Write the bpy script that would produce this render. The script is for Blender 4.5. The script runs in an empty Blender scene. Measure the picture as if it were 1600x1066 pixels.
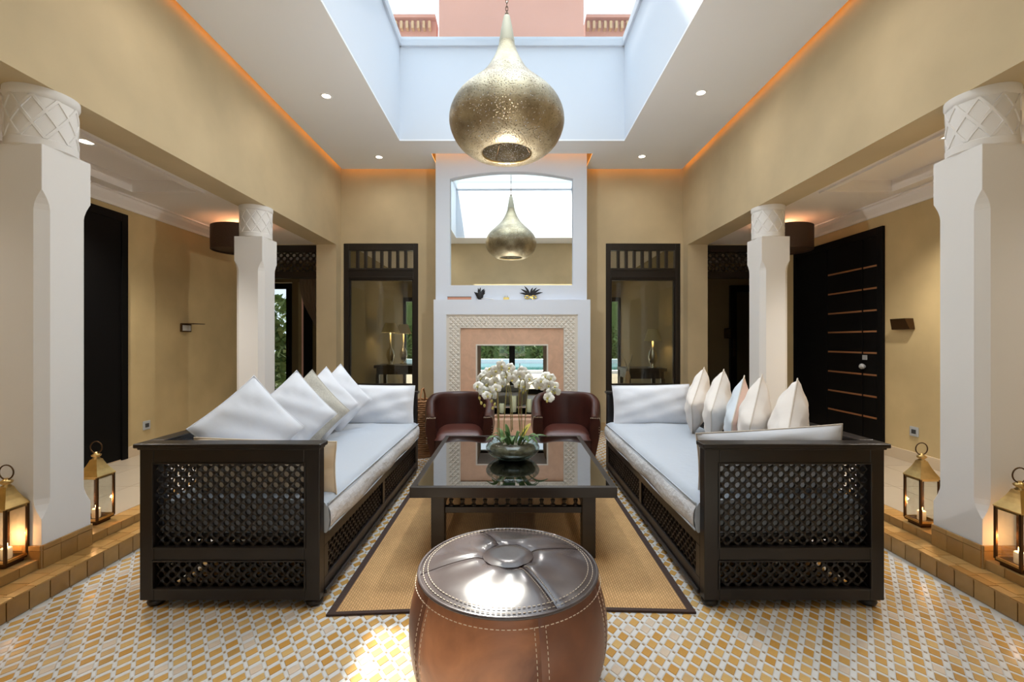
import bpy, math, random
from mathutils import Vector, Matrix, Euler
R = random.Random(7)
S = bpy.context.scene
COL = S.collection

# ------------------------------------------------------------------ camera, sky, sun, exposure
cam_d = bpy.data.cameras.new('camera'); cam = bpy.data.objects.new('camera', cam_d); COL.objects.link(cam)
cam.location = (0, 0, 1.3); cam.rotation_euler = (math.pi / 2, 0, 0)
cam_d.lens = 16; cam_d.sensor_width = 36; cam_d.clip_start = 0.05; cam_d.clip_end = 300
S.camera = cam
S.view_settings.view_transform = 'Standard'; S.view_settings.look = 'None'
S.view_settings.exposure = 0.16; S.view_settings.gamma = 1.0
S.view_settings.use_curve_mapping = False

SKY_HORIZON, SKY_ZENITH = 1.05, 2.3
w = bpy.data.worlds.new('sky'); S.world = w; w.use_nodes = True
nt = w.node_tree; nt.nodes.clear()
tc = nt.nodes.new('ShaderNodeTexCoord'); sep = nt.nodes.new('ShaderNodeSeparateXYZ')
mr = nt.nodes.new('ShaderNodeMapRange'); mr.inputs['From Min'].default_value = 0; mr.inputs['From Max'].default_value = 1
mr.inputs['To Min'].default_value = SKY_HORIZON; mr.inputs['To Max'].default_value = SKY_ZENITH
bg = nt.nodes.new('ShaderNodeBackground'); bg.inputs['Color'].default_value = (0.76, 0.88, 1.0, 1)
out = nt.nodes.new('ShaderNodeOutputWorld')
nt.links.new(tc.outputs['Generated'], sep.inputs[0]); nt.links.new(sep.outputs['Z'], mr.inputs['Value'])
nt.links.new(mr.outputs[0], bg.inputs['Strength']); nt.links.new(bg.outputs[0], out.inputs[0])

def light(name, kind, loc, energy, color=(1, 1, 1), rot=None, to=None, **kw):
    d = bpy.data.lights.new(name, kind); d.energy = energy; d.color = color
    for k, v in kw.items(): setattr(d, k, v)
    o = bpy.data.objects.new(name, d); COL.objects.link(o); o.location = loc
    if to is not None: o.rotation_euler = Vector(to).to_track_quat('-Z', 'Y').to_euler()
    if rot is not None: o.rotation_euler = rot
    return o
light('sun', 'SUN', (-3, 12, 15), 10.0, (1, .95, .86), to=(.145, -.70, -1), angle=math.radians(0.9))
def portal(name, loc, to, sx, sy):
    o = light(name, 'AREA', loc, 1, to=to, shape='RECTANGLE', size=sx, size_y=sy)
    o.data.cycles.is_portal = True
    return o
portal('skylight_portal', (0, 3.525, 5.03), (0, 0, -1), 2.70, 4.06)
portal('rear_window_portal', (0, -3.19, 1.35), (0, 1, 0), 2.4, 2.2)
portal('side_door_portal', (-4.92, 9.10, 1.3), (0, -1, 0), .95, 1.9)
portal('garden_door_portal', (0, 10.98, 1.25), (0, -1, 0), 5.4, 2.3)
light('skylight_fill', 'AREA', (0, 3.525, 4.90), 30, (.78, .89, 1), to=(0, 0, -1), shape='RECTANGLE', size=2.66, size_y=4.0, spread=math.radians(88))  # soft fill light added under the glass to lift the room
WARM = (1, .93, .84)
for x, y in ((-1.856, 4.55), (1.863, 4.49), (-1.77, 6.06), (1.725, 6.04), (-1.86, 2.95), (1.86, 2.95), (-1.86, 1.4), (1.86, 1.4)):  # last four are unseen, added without fixtures to brighten the room
    light('downlight_beam', 'SPOT', (x, y, 3.73), 9 if y > 6 else 15, WARM, rot=(0, 0, 0), spot_size=math.radians(168), spot_blend=.9, shadow_soft_size=.04)
light('under_pendant_fill', 'POINT', (-.043, 3.78, 2.36), 44, (1, .97, .93), shadow_soft_size=0)  # bare fill light added below the pendant, no bulb hangs there
light('pendant_inner_fill', 'POINT', (-.043, 3.78, 3.16), 30, (1, .93, .82), shadow_soft_size=0)  # light added inside the shade so its piercings show bright
for x, y in ((-3.32, 3.58), (3.25, 3.46), (-3.3, 1.6), (3.3, 1.6)):
    light('downlight_beam', 'SPOT', (x, y, 2.69), 125 if y > 2 else 30, WARM, rot=(0, 0, 0), spot_size=math.radians(120), spot_blend=.9, shadow_soft_size=.04)

# ------------------------------------------------------------------ materials
def lin(h):
    h = h.lstrip('#'); c = [int(h[i:i + 2], 16) / 255 for i in (0, 2, 4)]
    return tuple((v / 12.92 if v <= .04045 else ((v + .055) / 1.055) ** 2.4) for v in c)
def material(name, color, rough=.5, metal=0., var=0., vscale=3., bump=0., bscale=40., spec=.5, emit=None, estr=0., stretch=(1, 1, 1), coat=0., color2=None, distort=0.):
    m = bpy.data.materials.new(name); m.use_nodes = True
    nt = m.node_tree; b = nt.nodes['Principled BSDF']
    b.inputs['Base Color'].default_value = (*color, 1); b.inputs['Roughness'].default_value = rough
    b.inputs['Metallic'].default_value = metal; b.inputs['Specular IOR Level'].default_value = spec
    b.inputs['Coat Weight'].default_value = coat
    if emit: b.inputs['Emission Color'].default_value = (*emit, 1); b.inputs['Emission Strength'].default_value = estr
    if var or bump or color2:
        tc = nt.nodes.new('ShaderNodeTexCoord'); mp = nt.nodes.new('ShaderNodeMapping'); mp.inputs['Scale'].default_value = stretch
        nt.links.new(tc.outputs['Object'], mp.inputs[0])
    if var or color2:
        n = nt.nodes.new('ShaderNodeTexNoise'); n.inputs['Scale'].default_value = vscale; n.inputs['Detail'].default_value = 6; n.inputs['Distortion'].default_value = distort
        nt.links.new(mp.outputs[0], n.inputs['Vector'])
        r = nt.nodes.new('ShaderNodeValToRGB'); r.color_ramp.elements[0].position = .3; r.color_ramp.elements[1].position = .72
        c2 = color2 or tuple(min(1, c * (1 + var)) for c in color)
        c1 = color if color2 else tuple(c * (1 - var) for c in color)
        r.color_ramp.elements[0].color = (*c1, 1); r.color_ramp.elements[1].color = (*c2, 1)
        nt.links.new(n.outputs['Fac'], r.inputs[0]); nt.links.new(r.outputs[0], b.inputs['Base Color'])
    if bump:
        n2 = nt.nodes.new('ShaderNodeTexNoise'); n2.inputs['Scale'].default_value = bscale; n2.inputs['Detail'].default_value = 3
        nt.links.new(mp.outputs[0], n2.inputs['Vector'])
        bp = nt.nodes.new('ShaderNodeBump'); bp.inputs['Strength'].default_value = bump; bp.inputs['Distance'].default_value = .01
        nt.links.new(n2.outputs['Fac'], bp.inputs['Height']); nt.links.new(bp.outputs[0], b.inputs['Normal'])
    return m
def glass_mat(name, tint=(1, 1, 1), ior=1.5, rough=0., gain=1., base=0.):
    m = bpy.data.materials.new(name); m.use_nodes = True; nt = m.node_tree; nt.nodes.clear()
    t = nt.nodes.new('ShaderNodeBsdfTransparent'); t.inputs[0].default_value = (*tint, 1)
    g = nt.nodes.new('ShaderNodeBsdfGlossy'); g.inputs['Roughness'].default_value = rough
    f = nt.nodes.new('ShaderNodeFresnel'); f.inputs[0].default_value = ior
    mx = nt.nodes.new('ShaderNodeMixShader'); o = nt.nodes.new('ShaderNodeOutputMaterial')
    # thin sheet: the same reflectance on both faces (the Fresnel node inverts the index on back faces)
    ge = nt.nodes.new('ShaderNodeNewGeometry'); io = nt.nodes.new('ShaderNodeMapRange'); io.inputs['To Min'].default_value = ior; io.inputs['To Max'].default_value = 1 / ior
    nt.links.new(ge.outputs['Backfacing'], io.inputs['Value']); nt.links.new(io.outputs[0], f.inputs[0])
    ma = nt.nodes.new('ShaderNodeMath'); ma.operation = 'MULTIPLY_ADD'; ma.use_clamp = True; ma.inputs[1].default_value = gain; ma.inputs[2].default_value = base
    nt.links.new(f.outputs[0], ma.inputs[0]); nt.links.new(ma.outputs[0], mx.inputs[0]); nt.links.new(t.outputs[0], mx.inputs[1]); nt.links.new(g.outputs[0], mx.inputs[2]); nt.links.new(mx.outputs[0], o.inputs[0])
    return m
M = {}
M['plaster'] = material('ochre plaster', (.585, .475, .295), .75, var=.10, vscale=1.6, bump=.05, bscale=14)
M['plaster_dark'] = material('aisle plaster', (.60, .455, .23), .7, var=.13, vscale=1.8, bump=.05, bscale=16)
M['white'] = material('white paint', (.86, .89, .93), .7)
M['column'] = material('column plaster', (.80, .79, .775), .65, bump=.03, bscale=10)
M['well'] = material('skylight white', (.68, .73, .80), .7)
M['breast'] = material('chimney white', (.73, .785, .88), .65)
M['aisle_ceil'] = material('aisle ceiling paint', (.88, .83, .79), .75)
M['carved'] = material('carved plaster', (.72, .68, .61), .7)
M['pink'] = material('pink stone', (.66, .42, .29), .45, var=.10, vscale=9, distort=1)
M['marble'] = material('cream marble', (.50, .41, .30), .35, var=.06, vscale=2)
M['baseb'] = material('skirting', (.66, .53, .36), .5)
M['ebony'] = material('dark wood', (.011, .0075, .006), .33, var=.35, vscale=6, stretch=(1, 1, .2), bump=.02, bscale=60)
M['door'] = material('black door', (.003, .0026, .0026), .55, spec=.12)
M['copper'] = material('copper strip', (.55, .26, .12), .35, metal=.8)
M['tablewood'] = material('table wood', (.028, .022, .018), .36, var=.4, vscale=5, stretch=(.3, 1, 2))
M['linen'] = material('white linen', (.45, .49, .545), .9, bump=.22, bscale=22)
M['linen_side'] = material('creased linen', (.66, .67, .69), .9, bump=1.0, bscale=16, stretch=(1, 1, 1.5))
M['pillow'] = material('pillow cotton', (.74, .77, .83), .9, bump=.12, bscale=16)
M['pillow_cream'] = material('cream cotton', (.80, .745, .69), .9, bump=.15, bscale=18)
M['pillow_grey'] = material('grey weave', (.52, .50, .44), .95, bump=.3, bscale=130, var=.12, vscale=90)
M['satin'] = material('pale blue satin', (.62, .68, .74), .55, bump=.1, bscale=20)
M['blush'] = material('blush cloth', (.74, .53, .44), .85, bump=.1, bscale=40)
M['cream'] = material('cream cloth', (.74, .63, .48), .9)
M['piping'] = material('piping', (.62, .55, .47), .9)
M['leather'] = material('brown leather', (.048, .014, .010), .33, var=.35, vscale=4, bump=.05, bscale=30)
M['seat_leather'] = material('seat leather', (.085, .024, .016), .35, var=.25, vscale=4, bump=.05, bscale=30)
M['otto_top'] = material('pouf top leather', (.085, .068, .068), .24, var=.30, vscale=5, bump=.08, bscale=9)
M['otto_a'] = material('pouf tan leather', (.60, .26, .125), .36, color2=(.13, .045, .027), vscale=3.6, distort=.8, bump=.10, bscale=12)
M['otto_b'] = material('pouf dark leather', (.085, .032, .021), .36, color2=(.26, .10, .05), vscale=3.2, bump=.10, bscale=12)
M['thread'] = material('pale thread', (.72, .62, .5), .8)
M['seam'] = material('seam', (.03, .012, .01), .5)
M['nail'] = material('nailhead', (.6, .5, .38), .3, metal=1)
M['grout'] = material('floor grout', (.58, .55, .50), .5)
M['chip'] = material('white zellige', (.72, .715, .70), .22, var=.05, vscale=20)
M['dot'] = material('brown zellige', (.34, .22, .10), .3)
OCH = [(.62, .36, .11), (.56, .30, .075), (.66, .43, .17), (.60, .40, .19), (.50, .29, .09), (.68, .55, .42)]
M['ochre'] = [material('ochre zellige', c, .22, var=.08, vscale=25) for c in OCH]
STP = [(.42, .235, .075), (.36, .195, .06), (.46, .275, .10), (.40, .235, .085)]
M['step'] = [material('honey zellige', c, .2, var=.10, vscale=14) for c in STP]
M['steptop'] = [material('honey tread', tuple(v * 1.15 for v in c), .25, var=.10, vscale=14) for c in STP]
M['stepgrout'] = material('step grout', (.55, .38, .19), .6)
M['rugedge'] = material('rug border', (.055, .030, .022), .85, bump=.3, bscale=120)
M['brass'] = material('antique brass', (.58, .40, .16), .28, metal=1, var=.25, vscale=12)
M['bronze'] = material('dark bronze', (.10, .055, .025), .35, metal=.9)
M['wax'] = material('candle wax', (.80, .74, .55), .6, emit=(1, .55, .2), estr=.15)
M['pillar'] = material('green candle wax', (.62, .66, .45), .6)
M['flame'] = material('flame', (1, .6, .2), .5, emit=(1, .42, .12), estr=45)
M['lampdisc'] = material('lit lamp', (1, 1, 1), .5, emit=(1, .86, .66), estr=9)
M['capbrass'] = material('matte brass cap', (.50, .45, .33), .5, metal=.5)
M['led'] = material('amber led', (1, .5, .1), .5, emit=(1, .36, .05), estr=7)
M['glass'] = glass_mat('window glass', (.80, .80, .76))
M['clear'] = glass_mat('clear glass', (.96, .97, .96))
M['bowlglass'] = glass_mat('bowl glass', (.80, .83, .80), 1.5)
M['tableglass'] = glass_mat('coated table glass', (.30, .36, .37), 1.9, gain=1.2, base=.25)
M['mirror'] = material('mirror silver', (.90, .94, .93), .0, metal=1)
M['terracotta'] = material('terracotta render', (.62, .33, .25), .85, var=.06, vscale=1)
M['shade'] = material('lamp shade', (.74, .66, .40), .8)
M['wicker'] = material('wicker', (.34, .16, .06), .7, bump=.6, bscale=60)
M['drum'] = material('drum shade', (.055, .028, .016), .6, bump=.4, bscale=80)
M['stem'] = material('orchid stem', (.30, .26, .09), .5)
M['stick'] = material('plant stick', (.34, .16, .07), .6)
M['leaf'] = material('orchid leaf', (.07, .17, .06), .38, color2=(.20, .30, .09), vscale=8)
M['petal'] = material('orchid petal', (.86, .85, .78), .6)
M['lip'] = material('orchid lip', (.68, .60, .18), .6)
M['moss'] = material('moss and bark', (.19, .17, .12), .9, bump=.8, bscale=40, var=.5, vscale=30)
M['feather'] = material('black feather', (.012, .012, .014), .6)
M['gold'] = material('gilt', (.62, .48, .16), .35, metal=.7)
M['boxpink'] = material('rose box', (.62, .30, .20), .5)
M['yellow'] = material('yellow perfume', (.75, .55, .10), .3)
M['grey'] = material('grey plastic', (.45, .47, .48), .4)
M['socket'] = material('dark plastic', (.05, .05, .05), .4)
M['label_white'] = material('white card', (.75, .75, .74), .6)
M['hedge'] = material('hedge leaves', (.05, .12, .025), .7, color2=(.16, .22, .07), vscale=6)
M['pool'] = material('pool water', (.05, .20, .20), .08)
M['curtain'] = material('curtain', (.48, .38, .29), .9)
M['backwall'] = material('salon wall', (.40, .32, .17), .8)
M['backfloor'] = material('salon floor', (.35, .28, .2), .4)
M['wood'] = material('carved wood', (.60, .42, .22), .5)
M['silver'] = material('ornament metal', (.7, .66, .56), .25, metal=1)
def rug_mat():
    m = bpy.data.materials.new('woven straw'); m.use_nodes = True; nt = m.node_tree; b = nt.nodes['Principled BSDF']; b.inputs['Roughness'].default_value = .75
    tc = nt.nodes.new('ShaderNodeTexCoord'); mp = nt.nodes.new('ShaderNodeMapping'); mp.inputs['Rotation'].default_value = (0, 0, math.pi / 2)
    br = nt.nodes.new('ShaderNodeTexBrick'); br.inputs['Scale'].default_value = 1
    br.inputs['Brick Width'].default_value = .024; br.inputs['Row Height'].default_value = .0125; br.inputs['Mortar Size'].default_value = .0016
    br.inputs['Color1'].default_value = (.74, .45, .19, 1); br.inputs['Color2'].default_value = (.66, .39, .155, 1); br.inputs['Mortar'].default_value = (.36, .19, .075, 1)
    n = nt.nodes.new('ShaderNodeTexNoise'); n.inputs['Scale'].default_value = 3.5
    mx = nt.nodes.new('ShaderNodeMix'); mx.data_type = 'RGBA'; mx.blend_type = 'MULTIPLY'; mx.inputs['Factor'].default_value = .5
    r = nt.nodes.new('ShaderNodeValToRGB'); r.color_ramp.elements[0].position = .3; r.color_ramp.elements[0].color = (.6, .55, .5, 1); r.color_ramp.elements[1].color = (1, 1, 1, 1); r.color_ramp.elements[1].position = .65
    nt.links.new(tc.outputs['Object'], mp.inputs[0]); nt.links.new(mp.outputs[0], br.inputs['Vector'])
    nt.links.new(tc.outputs['Object'], n.inputs['Vector']); nt.links.new(n.outputs['Fac'], r.inputs[0])
    nt.links.new(br.outputs['Color'], mx.inputs[6]); nt.links.new(r.outputs[0], mx.inputs[7]); nt.links.new(mx.outputs[2], b.inputs['Base Color'])
    bp = nt.nodes.new('ShaderNodeBump'); bp.inputs['Strength'].default_value = .4; bp.inputs['Distance'].default_value = .004; bp.invert = True
    nt.links.new(br.outputs['Fac'], bp.inputs['Height']); nt.links.new(bp.outputs[0], b.inputs['Normal'])
    return m
M['rug'] = rug_mat()
def pierced_mat():
    m = bpy.data.materials.new('pierced brass'); m.use_nodes = True; nt = m.node_tree; b = nt.nodes['Principled BSDF']; o = nt.nodes['Material Output']
    b.inputs['Metallic'].default_value = .65; b.inputs['Roughness'].default_value = .36
    tc = nt.nodes.new('ShaderNodeTexCoord')
    v = nt.nodes.new('ShaderNodeTexVoronoi'); v.inputs['Scale'].default_value = 75
    n = nt.nodes.new('ShaderNodeTexNoise'); n.inputs['Scale'].default_value = 7; n.inputs['Detail'].default_value = 4
    r = nt.nodes.new('ShaderNodeValToRGB'); r.color_ramp.elements[0].position = .32; r.color_ramp.elements[0].color = (.25, .195, .115, 1)
    r.color_ramp.elements[1].position = .7; r.color_ramp.elements[1].color = (.46, .385, .25, 1)
    lt = nt.nodes.new('ShaderNodeMath'); lt.operation = 'LESS_THAN'; lt.inputs[1].default_value = .27
    t = nt.nodes.new('ShaderNodeBsdfTransparent'); mx = nt.nodes.new('ShaderNodeMixShader')
    bp = nt.nodes.new('ShaderNodeBump'); bp.inputs['Strength'].default_value = .35; bp.inputs['Distance'].default_value = .004
    nt.links.new(tc.outputs['Object'], v.inputs['Vector']); nt.links.new(tc.outputs['Object'], n.inputs['Vector'])
    nt.links.new(n.outputs['Fac'], r.inputs[0]); nt.links.new(r.outputs[0], b.inputs['Base Color'])
    nt.links.new(v.outputs['Distance'], lt.inputs[0]); nt.links.new(v.outputs['Distance'], bp.inputs['Height']); nt.links.new(bp.outputs[0], b.inputs['Normal'])
    # the piercing covers the belly only: the neck is plain sheet
    sx = nt.nodes.new('ShaderNodeSeparateXYZ'); nt.links.new(tc.outputs['Object'], sx.inputs[0])
    lz = nt.nodes.new('ShaderNodeMath'); lz.operation = 'LESS_THAN'; lz.inputs[1].default_value = .72; nt.links.new(sx.outputs['Z'], lz.inputs[0])
    mu = nt.nodes.new('ShaderNodeMath'); mu.operation = 'MULTIPLY'; nt.links.new(lt.outputs[0], mu.inputs[0]); nt.links.new(lz.outputs[0], mu.inputs[1])
    nt.links.new(mu.outputs[0], mx.inputs[0]); nt.links.new(b.outputs[0], mx.inputs[1]); nt.links.new(t.outputs[0], mx.inputs[2]); nt.links.new(mx.outputs[0], o.inputs[0])
    return m
M['pierced'] = pierced_mat()

# ------------------------------------------------------------------ helpers
class MB:
    def __init__(s, flip=False, xf=None): s.v = []; s.f = []; s.flip = flip; s.xf = xf
    def add(s, vs, fs):
        n = len(s.v)
        s.v += [tuple(s.xf(p)) for p in vs] if s.xf else [tuple(p) for p in vs]
        s.f += [tuple(n + i for i in (reversed(f) if s.flip else f)) for f in fs]
        return s
    def box(s, x0, x1, y0, y1, z0, z1):
        return s.add([(x0, y0, z0), (x1, y0, z0), (x1, y1, z0), (x0, y1, z0), (x0, y0, z1), (x1, y0, z1), (x1, y1, z1), (x0, y1, z1)],
                     [(3, 2, 1, 0), (4, 5, 6, 7), (0, 1, 5, 4), (1, 2, 6, 5), (2, 3, 7, 6), (3, 0, 4, 7)])
    def bar(s, a, b, wid, thick, up=(0, 0, 1)):
        a = Vector(a); b = Vector(b); d = (b - a).normalized(); u = Vector(up); x = d.cross(u)
        if x.length < 1e-4: x = d.cross(Vector((1, 0, 0)))
        x.normalize(); y = x.cross(d).normalized(); x *= wid / 2; y *= thick / 2
        vs = [p + q for p in (a, b) for q in (-x - y, x - y, x + y, -x + y)]
        return s.add(vs, [(3, 2, 1, 0), (4, 5, 6, 7), (0, 1, 5, 4), (1, 2, 6, 5), (2, 3, 7, 6), (3, 0, 4, 7)])
    def loft(s, rings, cap0=True, cap1=True, closed=True):
        n = len(rings[0]); vs = [p for r in rings for p in r]; fs = []
        for k in range(len(rings) - 1):
            for i in range(n if closed else n - 1):
                j = (i + 1) % n; fs.append((k * n + i, k * n + j, (k + 1) * n + j, (k + 1) * n + i))
        if cap0: fs.append(tuple(reversed(range(n))))
        if cap1: fs.append(tuple((len(rings) - 1) * n + i for i in range(n)))
        return s.add(vs, fs)
    def lathe(s, prof, n=24, c=(0, 0, 0), cap0=True, cap1=True, a0=0.):
        return s.loft([[(c[0] + r * math.cos(a0 + 2 * math.pi * i / n), c[1] + r * math.sin(a0 + 2 * math.pi * i / n), c[2] + z) for i in range(n)] for r, z in prof], cap0, cap1)
    def tube(s, pts, r, n=8, closed=False):
        pts = [Vector(p) for p in pts]; rings = []; m = len(pts); prev = None
        for i, p in enumerate(pts):
            a = pts[i - 1] if (i or closed) else p; b = pts[(i + 1) % m] if (i < m - 1 or closed) else p
            d = (b - a).normalized() if (b - a).length > 1e-9 else Vector((0, 0, 1))
            if prev is None:
                x = d.cross(Vector((0, 0, 1)));  x = x if x.length > .05 else d.cross(Vector((1, 0, 0)))
            else: x = prev - d * prev.dot(d)
            x.normalize(); prev = x; y = d.cross(x); rr = r[i] if isinstance(r, (list, tuple)) else r
            rings.append([p + x * rr * math.cos(2 * math.pi * k / n) + y * rr * math.sin(2 * math.pi * k / n) for k in range(n)])
        if closed: rings.append(rings[0])
        return s.loft(rings, not closed, not closed)
    def ball(s, c, r, n=8, m=5):
        rx, ry, rz = r if isinstance(r, tuple) else (r, r, r)
        return s.loft([[(c[0] + rx * math.sin(t) * math.cos(2 * math.pi * i / n), c[1] + ry * math.sin(t) * math.sin(2 * math.pi * i / n), c[2] - rz * math.cos(t)) for i in range(n)]
                       for t in [math.pi * (k + .02) / (m + .04) for k in range(m + 1)]])
    def grid(s, fn, nu, nv, closed_u=False):
        vs = [fn(i / nu, j / nv) for j in range(nv + 1) for i in range(nu + 1)]
        return s.add(vs, [(j * (nu + 1) + i, j * (nu + 1) + i + 1, (j + 1) * (nu + 1) + i + 1, (j + 1) * (nu + 1) + i) for j in range(nv) for i in range(nu)])
    def mesh(s, name, mat):
        me = bpy.data.meshes.new(name); me.from_pydata(s.v, [], s.f); me.materials.append(mat); return me
    def build(s, name, mat, parent=None, smooth=False, bevel=0., seg=2, auto=None):
        me = s.mesh(name, mat)
        o = bpy.data.objects.new(name, me); COL.objects.link(o)
        if parent: o.parent = parent
        if smooth: me.polygons.foreach_set('use_smooth', [True] * len(me.polygons))
        if auto: me.set_sharp_from_angle(angle=math.radians(auto))
        if bevel:
            b = o.modifiers.new('edge', 'BEVEL'); b.width = bevel; b.segments = seg; b.limit_method = 'ANGLE'; b.angle_limit = math.radians(40)
        return o
def tag(o, label=None, cat=None, group=None, kind=None):
    for k, v in (('label', label), ('category', cat), ('group', group), ('kind', kind)):
        if v: o[k] = v
    return o
def thing(name, label, cat, loc=(0, 0, 0), rz=0., group=None):
    o = bpy.data.objects.new(name, None); COL.objects.link(o); o.location = loc; o.rotation_euler = (0, 0, rz); o.empty_display_size = .1
    return tag(o, label, cat, group)
def struct(name, mb, mat, parent=None, **kw):
    o = mb.build(name, mat, parent, **kw)
    if not parent: o['kind'] = 'structure'
    return o
def sstep(a, b, x):
    t = max(0., min(1., (x - a) / (b - a))); return t * t * (3 - 2 * t)
def put(me, name, parent, loc=(0, 0, 0), rot=(0, 0, 0), scale=(1, 1, 1)):
    o = bpy.data.objects.new(name, me); COL.objects.link(o); o.parent = parent; o.location = loc; o.rotation_euler = rot; o.scale = scale; return o
def copy_tree(o, parent=None):
    c = o.copy(); COL.objects.link(c)
    if parent: c.parent = parent
    for ch in list(o.children): copy_tree(ch, c)
    return c

# ------------------------------------------------------------------ room shell
XW, XO, YB, YF = 2.48, 3.78, 6.60, .77       # room half width, aisle half width, back wall, rear beam
ZB, ZC, ZA = 2.66, 3.75, 2.70                # beam underside, ceiling, aisle ceiling
AF = .15                                     # aisle floor height
# floor with zellige
fl = struct('floor', MB().box(-2.40, 2.40, -3.2, YB + .1, -.2, 0), M['grout'])
A_ = (.0375, -.05); C_ = (.0375, .05)
def para(mb, ou, ov, lu, lv, z, ox=0, oy=0):
    # slab over ou..ou+lu along C_, ov..ov+lv along A_, with a chamfered edge
    def P(u, v, zz): return (ox + C_[0] * u + A_[0] * v, oy + C_[1] * u + A_[1] * v, zz)
    e = .02
    b = [P(ou, ov, 0), P(ou, ov + lv, 0), P(ou + lu, ov + lv, 0), P(ou + lu, ov, 0)]
    t = [P(ou + e, ov + e, z), P(ou + e, ov + lv - e, z), P(ou + lu - e, ov + lv - e, z), P(ou + lu - e, ov + e, z)]
    mb.add(b + t, [(4, 5, 6, 7), (0, 1, 5, 4), (1, 2, 6, 5), (2, 3, 7, 6), (3, 0, 4, 7)])
tile_me = []
for m in M['ochre']:
    mb = MB(); para(mb, .14, .21, .73, .60, .0022); tile_me.append(mb.mesh('tile', m))
cells = []
for i in range(-60, 170):
    for j in range(-170, 90):
        x = C_[0] * i + A_[0] * j; y = .9 + C_[1] * i + A_[1] * j
        if -2.33 < x < 2.26 and .95 < y < YB - .06: cells.append((x, y))
def shows(c):
    x, y = c[0] + .0375, c[1]
    px = 800 + x * 711 / y
    if not (4 < px < 1596) or y < 1.745: return False
    if abs(x + .015) < .40 and y < 2.15: return False
    return True
near = sorted([c for c in cells if shows(c)], key=lambda c: c[1])[:300]
nearset = set(near)
def pick():
    r = R.random()
    return 0 if r < .30 else 1 if r < .48 else 2 if r < .70 else 3 if r < .84 else 4 if r < .91 else 5
for c in near:
    put(tile_me[pick()], 'tile', fl, (c[0], c[1], 0), (R.uniform(-.006, .006), R.uniform(-.006, .006), 0))
rest = [MB() for _ in OCH]; chips = MB(); dots = MB()
for c in cells:
    if c not in nearset: para(rest[pick()], .14, .21, .73, .60, .0022, c[0], c[1])
    para(chips, .12, -.155, .76, .335, .0015, c[0], c[1])
    para(chips, -.105, .205, .215, .61, .0015, c[0], c[1])
    para(dots, -.07, -.09, .14, .20, .0018, c[0], c[1])
for mb, m in zip(rest, M['ochre']): tag(mb.build('tile_field', m, fl), kind='stuff')
tag(chips.build('white_tile_strips', M['chip'], fl), kind='stuff')
tag(dots.build('tile_dots', M['dot'], fl), kind='stuff')

# steps up to the aisles, honey coloured tiles
def steps(sx, idx):
    F = sx < 0
    X = lambda p: (sx * p[0], p[1], p[2])
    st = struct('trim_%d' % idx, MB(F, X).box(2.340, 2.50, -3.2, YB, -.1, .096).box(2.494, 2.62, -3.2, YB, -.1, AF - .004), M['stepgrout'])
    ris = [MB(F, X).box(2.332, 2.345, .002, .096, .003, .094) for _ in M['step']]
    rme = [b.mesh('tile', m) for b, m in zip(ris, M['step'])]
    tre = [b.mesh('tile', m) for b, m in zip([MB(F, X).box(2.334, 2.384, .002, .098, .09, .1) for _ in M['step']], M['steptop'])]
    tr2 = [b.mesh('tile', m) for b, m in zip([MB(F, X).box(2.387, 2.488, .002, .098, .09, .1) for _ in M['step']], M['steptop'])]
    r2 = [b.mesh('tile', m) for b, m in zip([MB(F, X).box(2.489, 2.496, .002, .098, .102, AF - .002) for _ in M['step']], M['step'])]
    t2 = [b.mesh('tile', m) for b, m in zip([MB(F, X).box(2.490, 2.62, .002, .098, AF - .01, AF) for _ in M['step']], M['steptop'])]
    far = MB(F, X); fart = MB(F, X)
    for k in range(13, 65):
        y = k * .1; q = R.randrange(4)
        if 1.9 <= y < 3.3:
            put(rme[q], 'tile', st, (0, y, 0)); put(tre[R.randrange(4)], 'tile', st, (0, y + .03, 0)); put(tr2[R.randrange(4)], 'tile', st, (0, y + .05, 0))
            put(r2[R.randrange(4)], 'tile', st, (0, y, 0)); put(t2[R.randrange(4)], 'tile', st, (0, y, 0))
        else:
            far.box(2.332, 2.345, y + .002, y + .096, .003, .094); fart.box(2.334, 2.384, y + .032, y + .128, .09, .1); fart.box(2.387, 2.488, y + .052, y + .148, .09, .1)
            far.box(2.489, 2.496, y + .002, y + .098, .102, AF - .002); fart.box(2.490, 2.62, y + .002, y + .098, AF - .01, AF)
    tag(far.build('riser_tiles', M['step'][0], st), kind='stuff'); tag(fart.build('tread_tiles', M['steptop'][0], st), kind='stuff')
    return st
steps(-1, 1); steps(1, 2)
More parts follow.
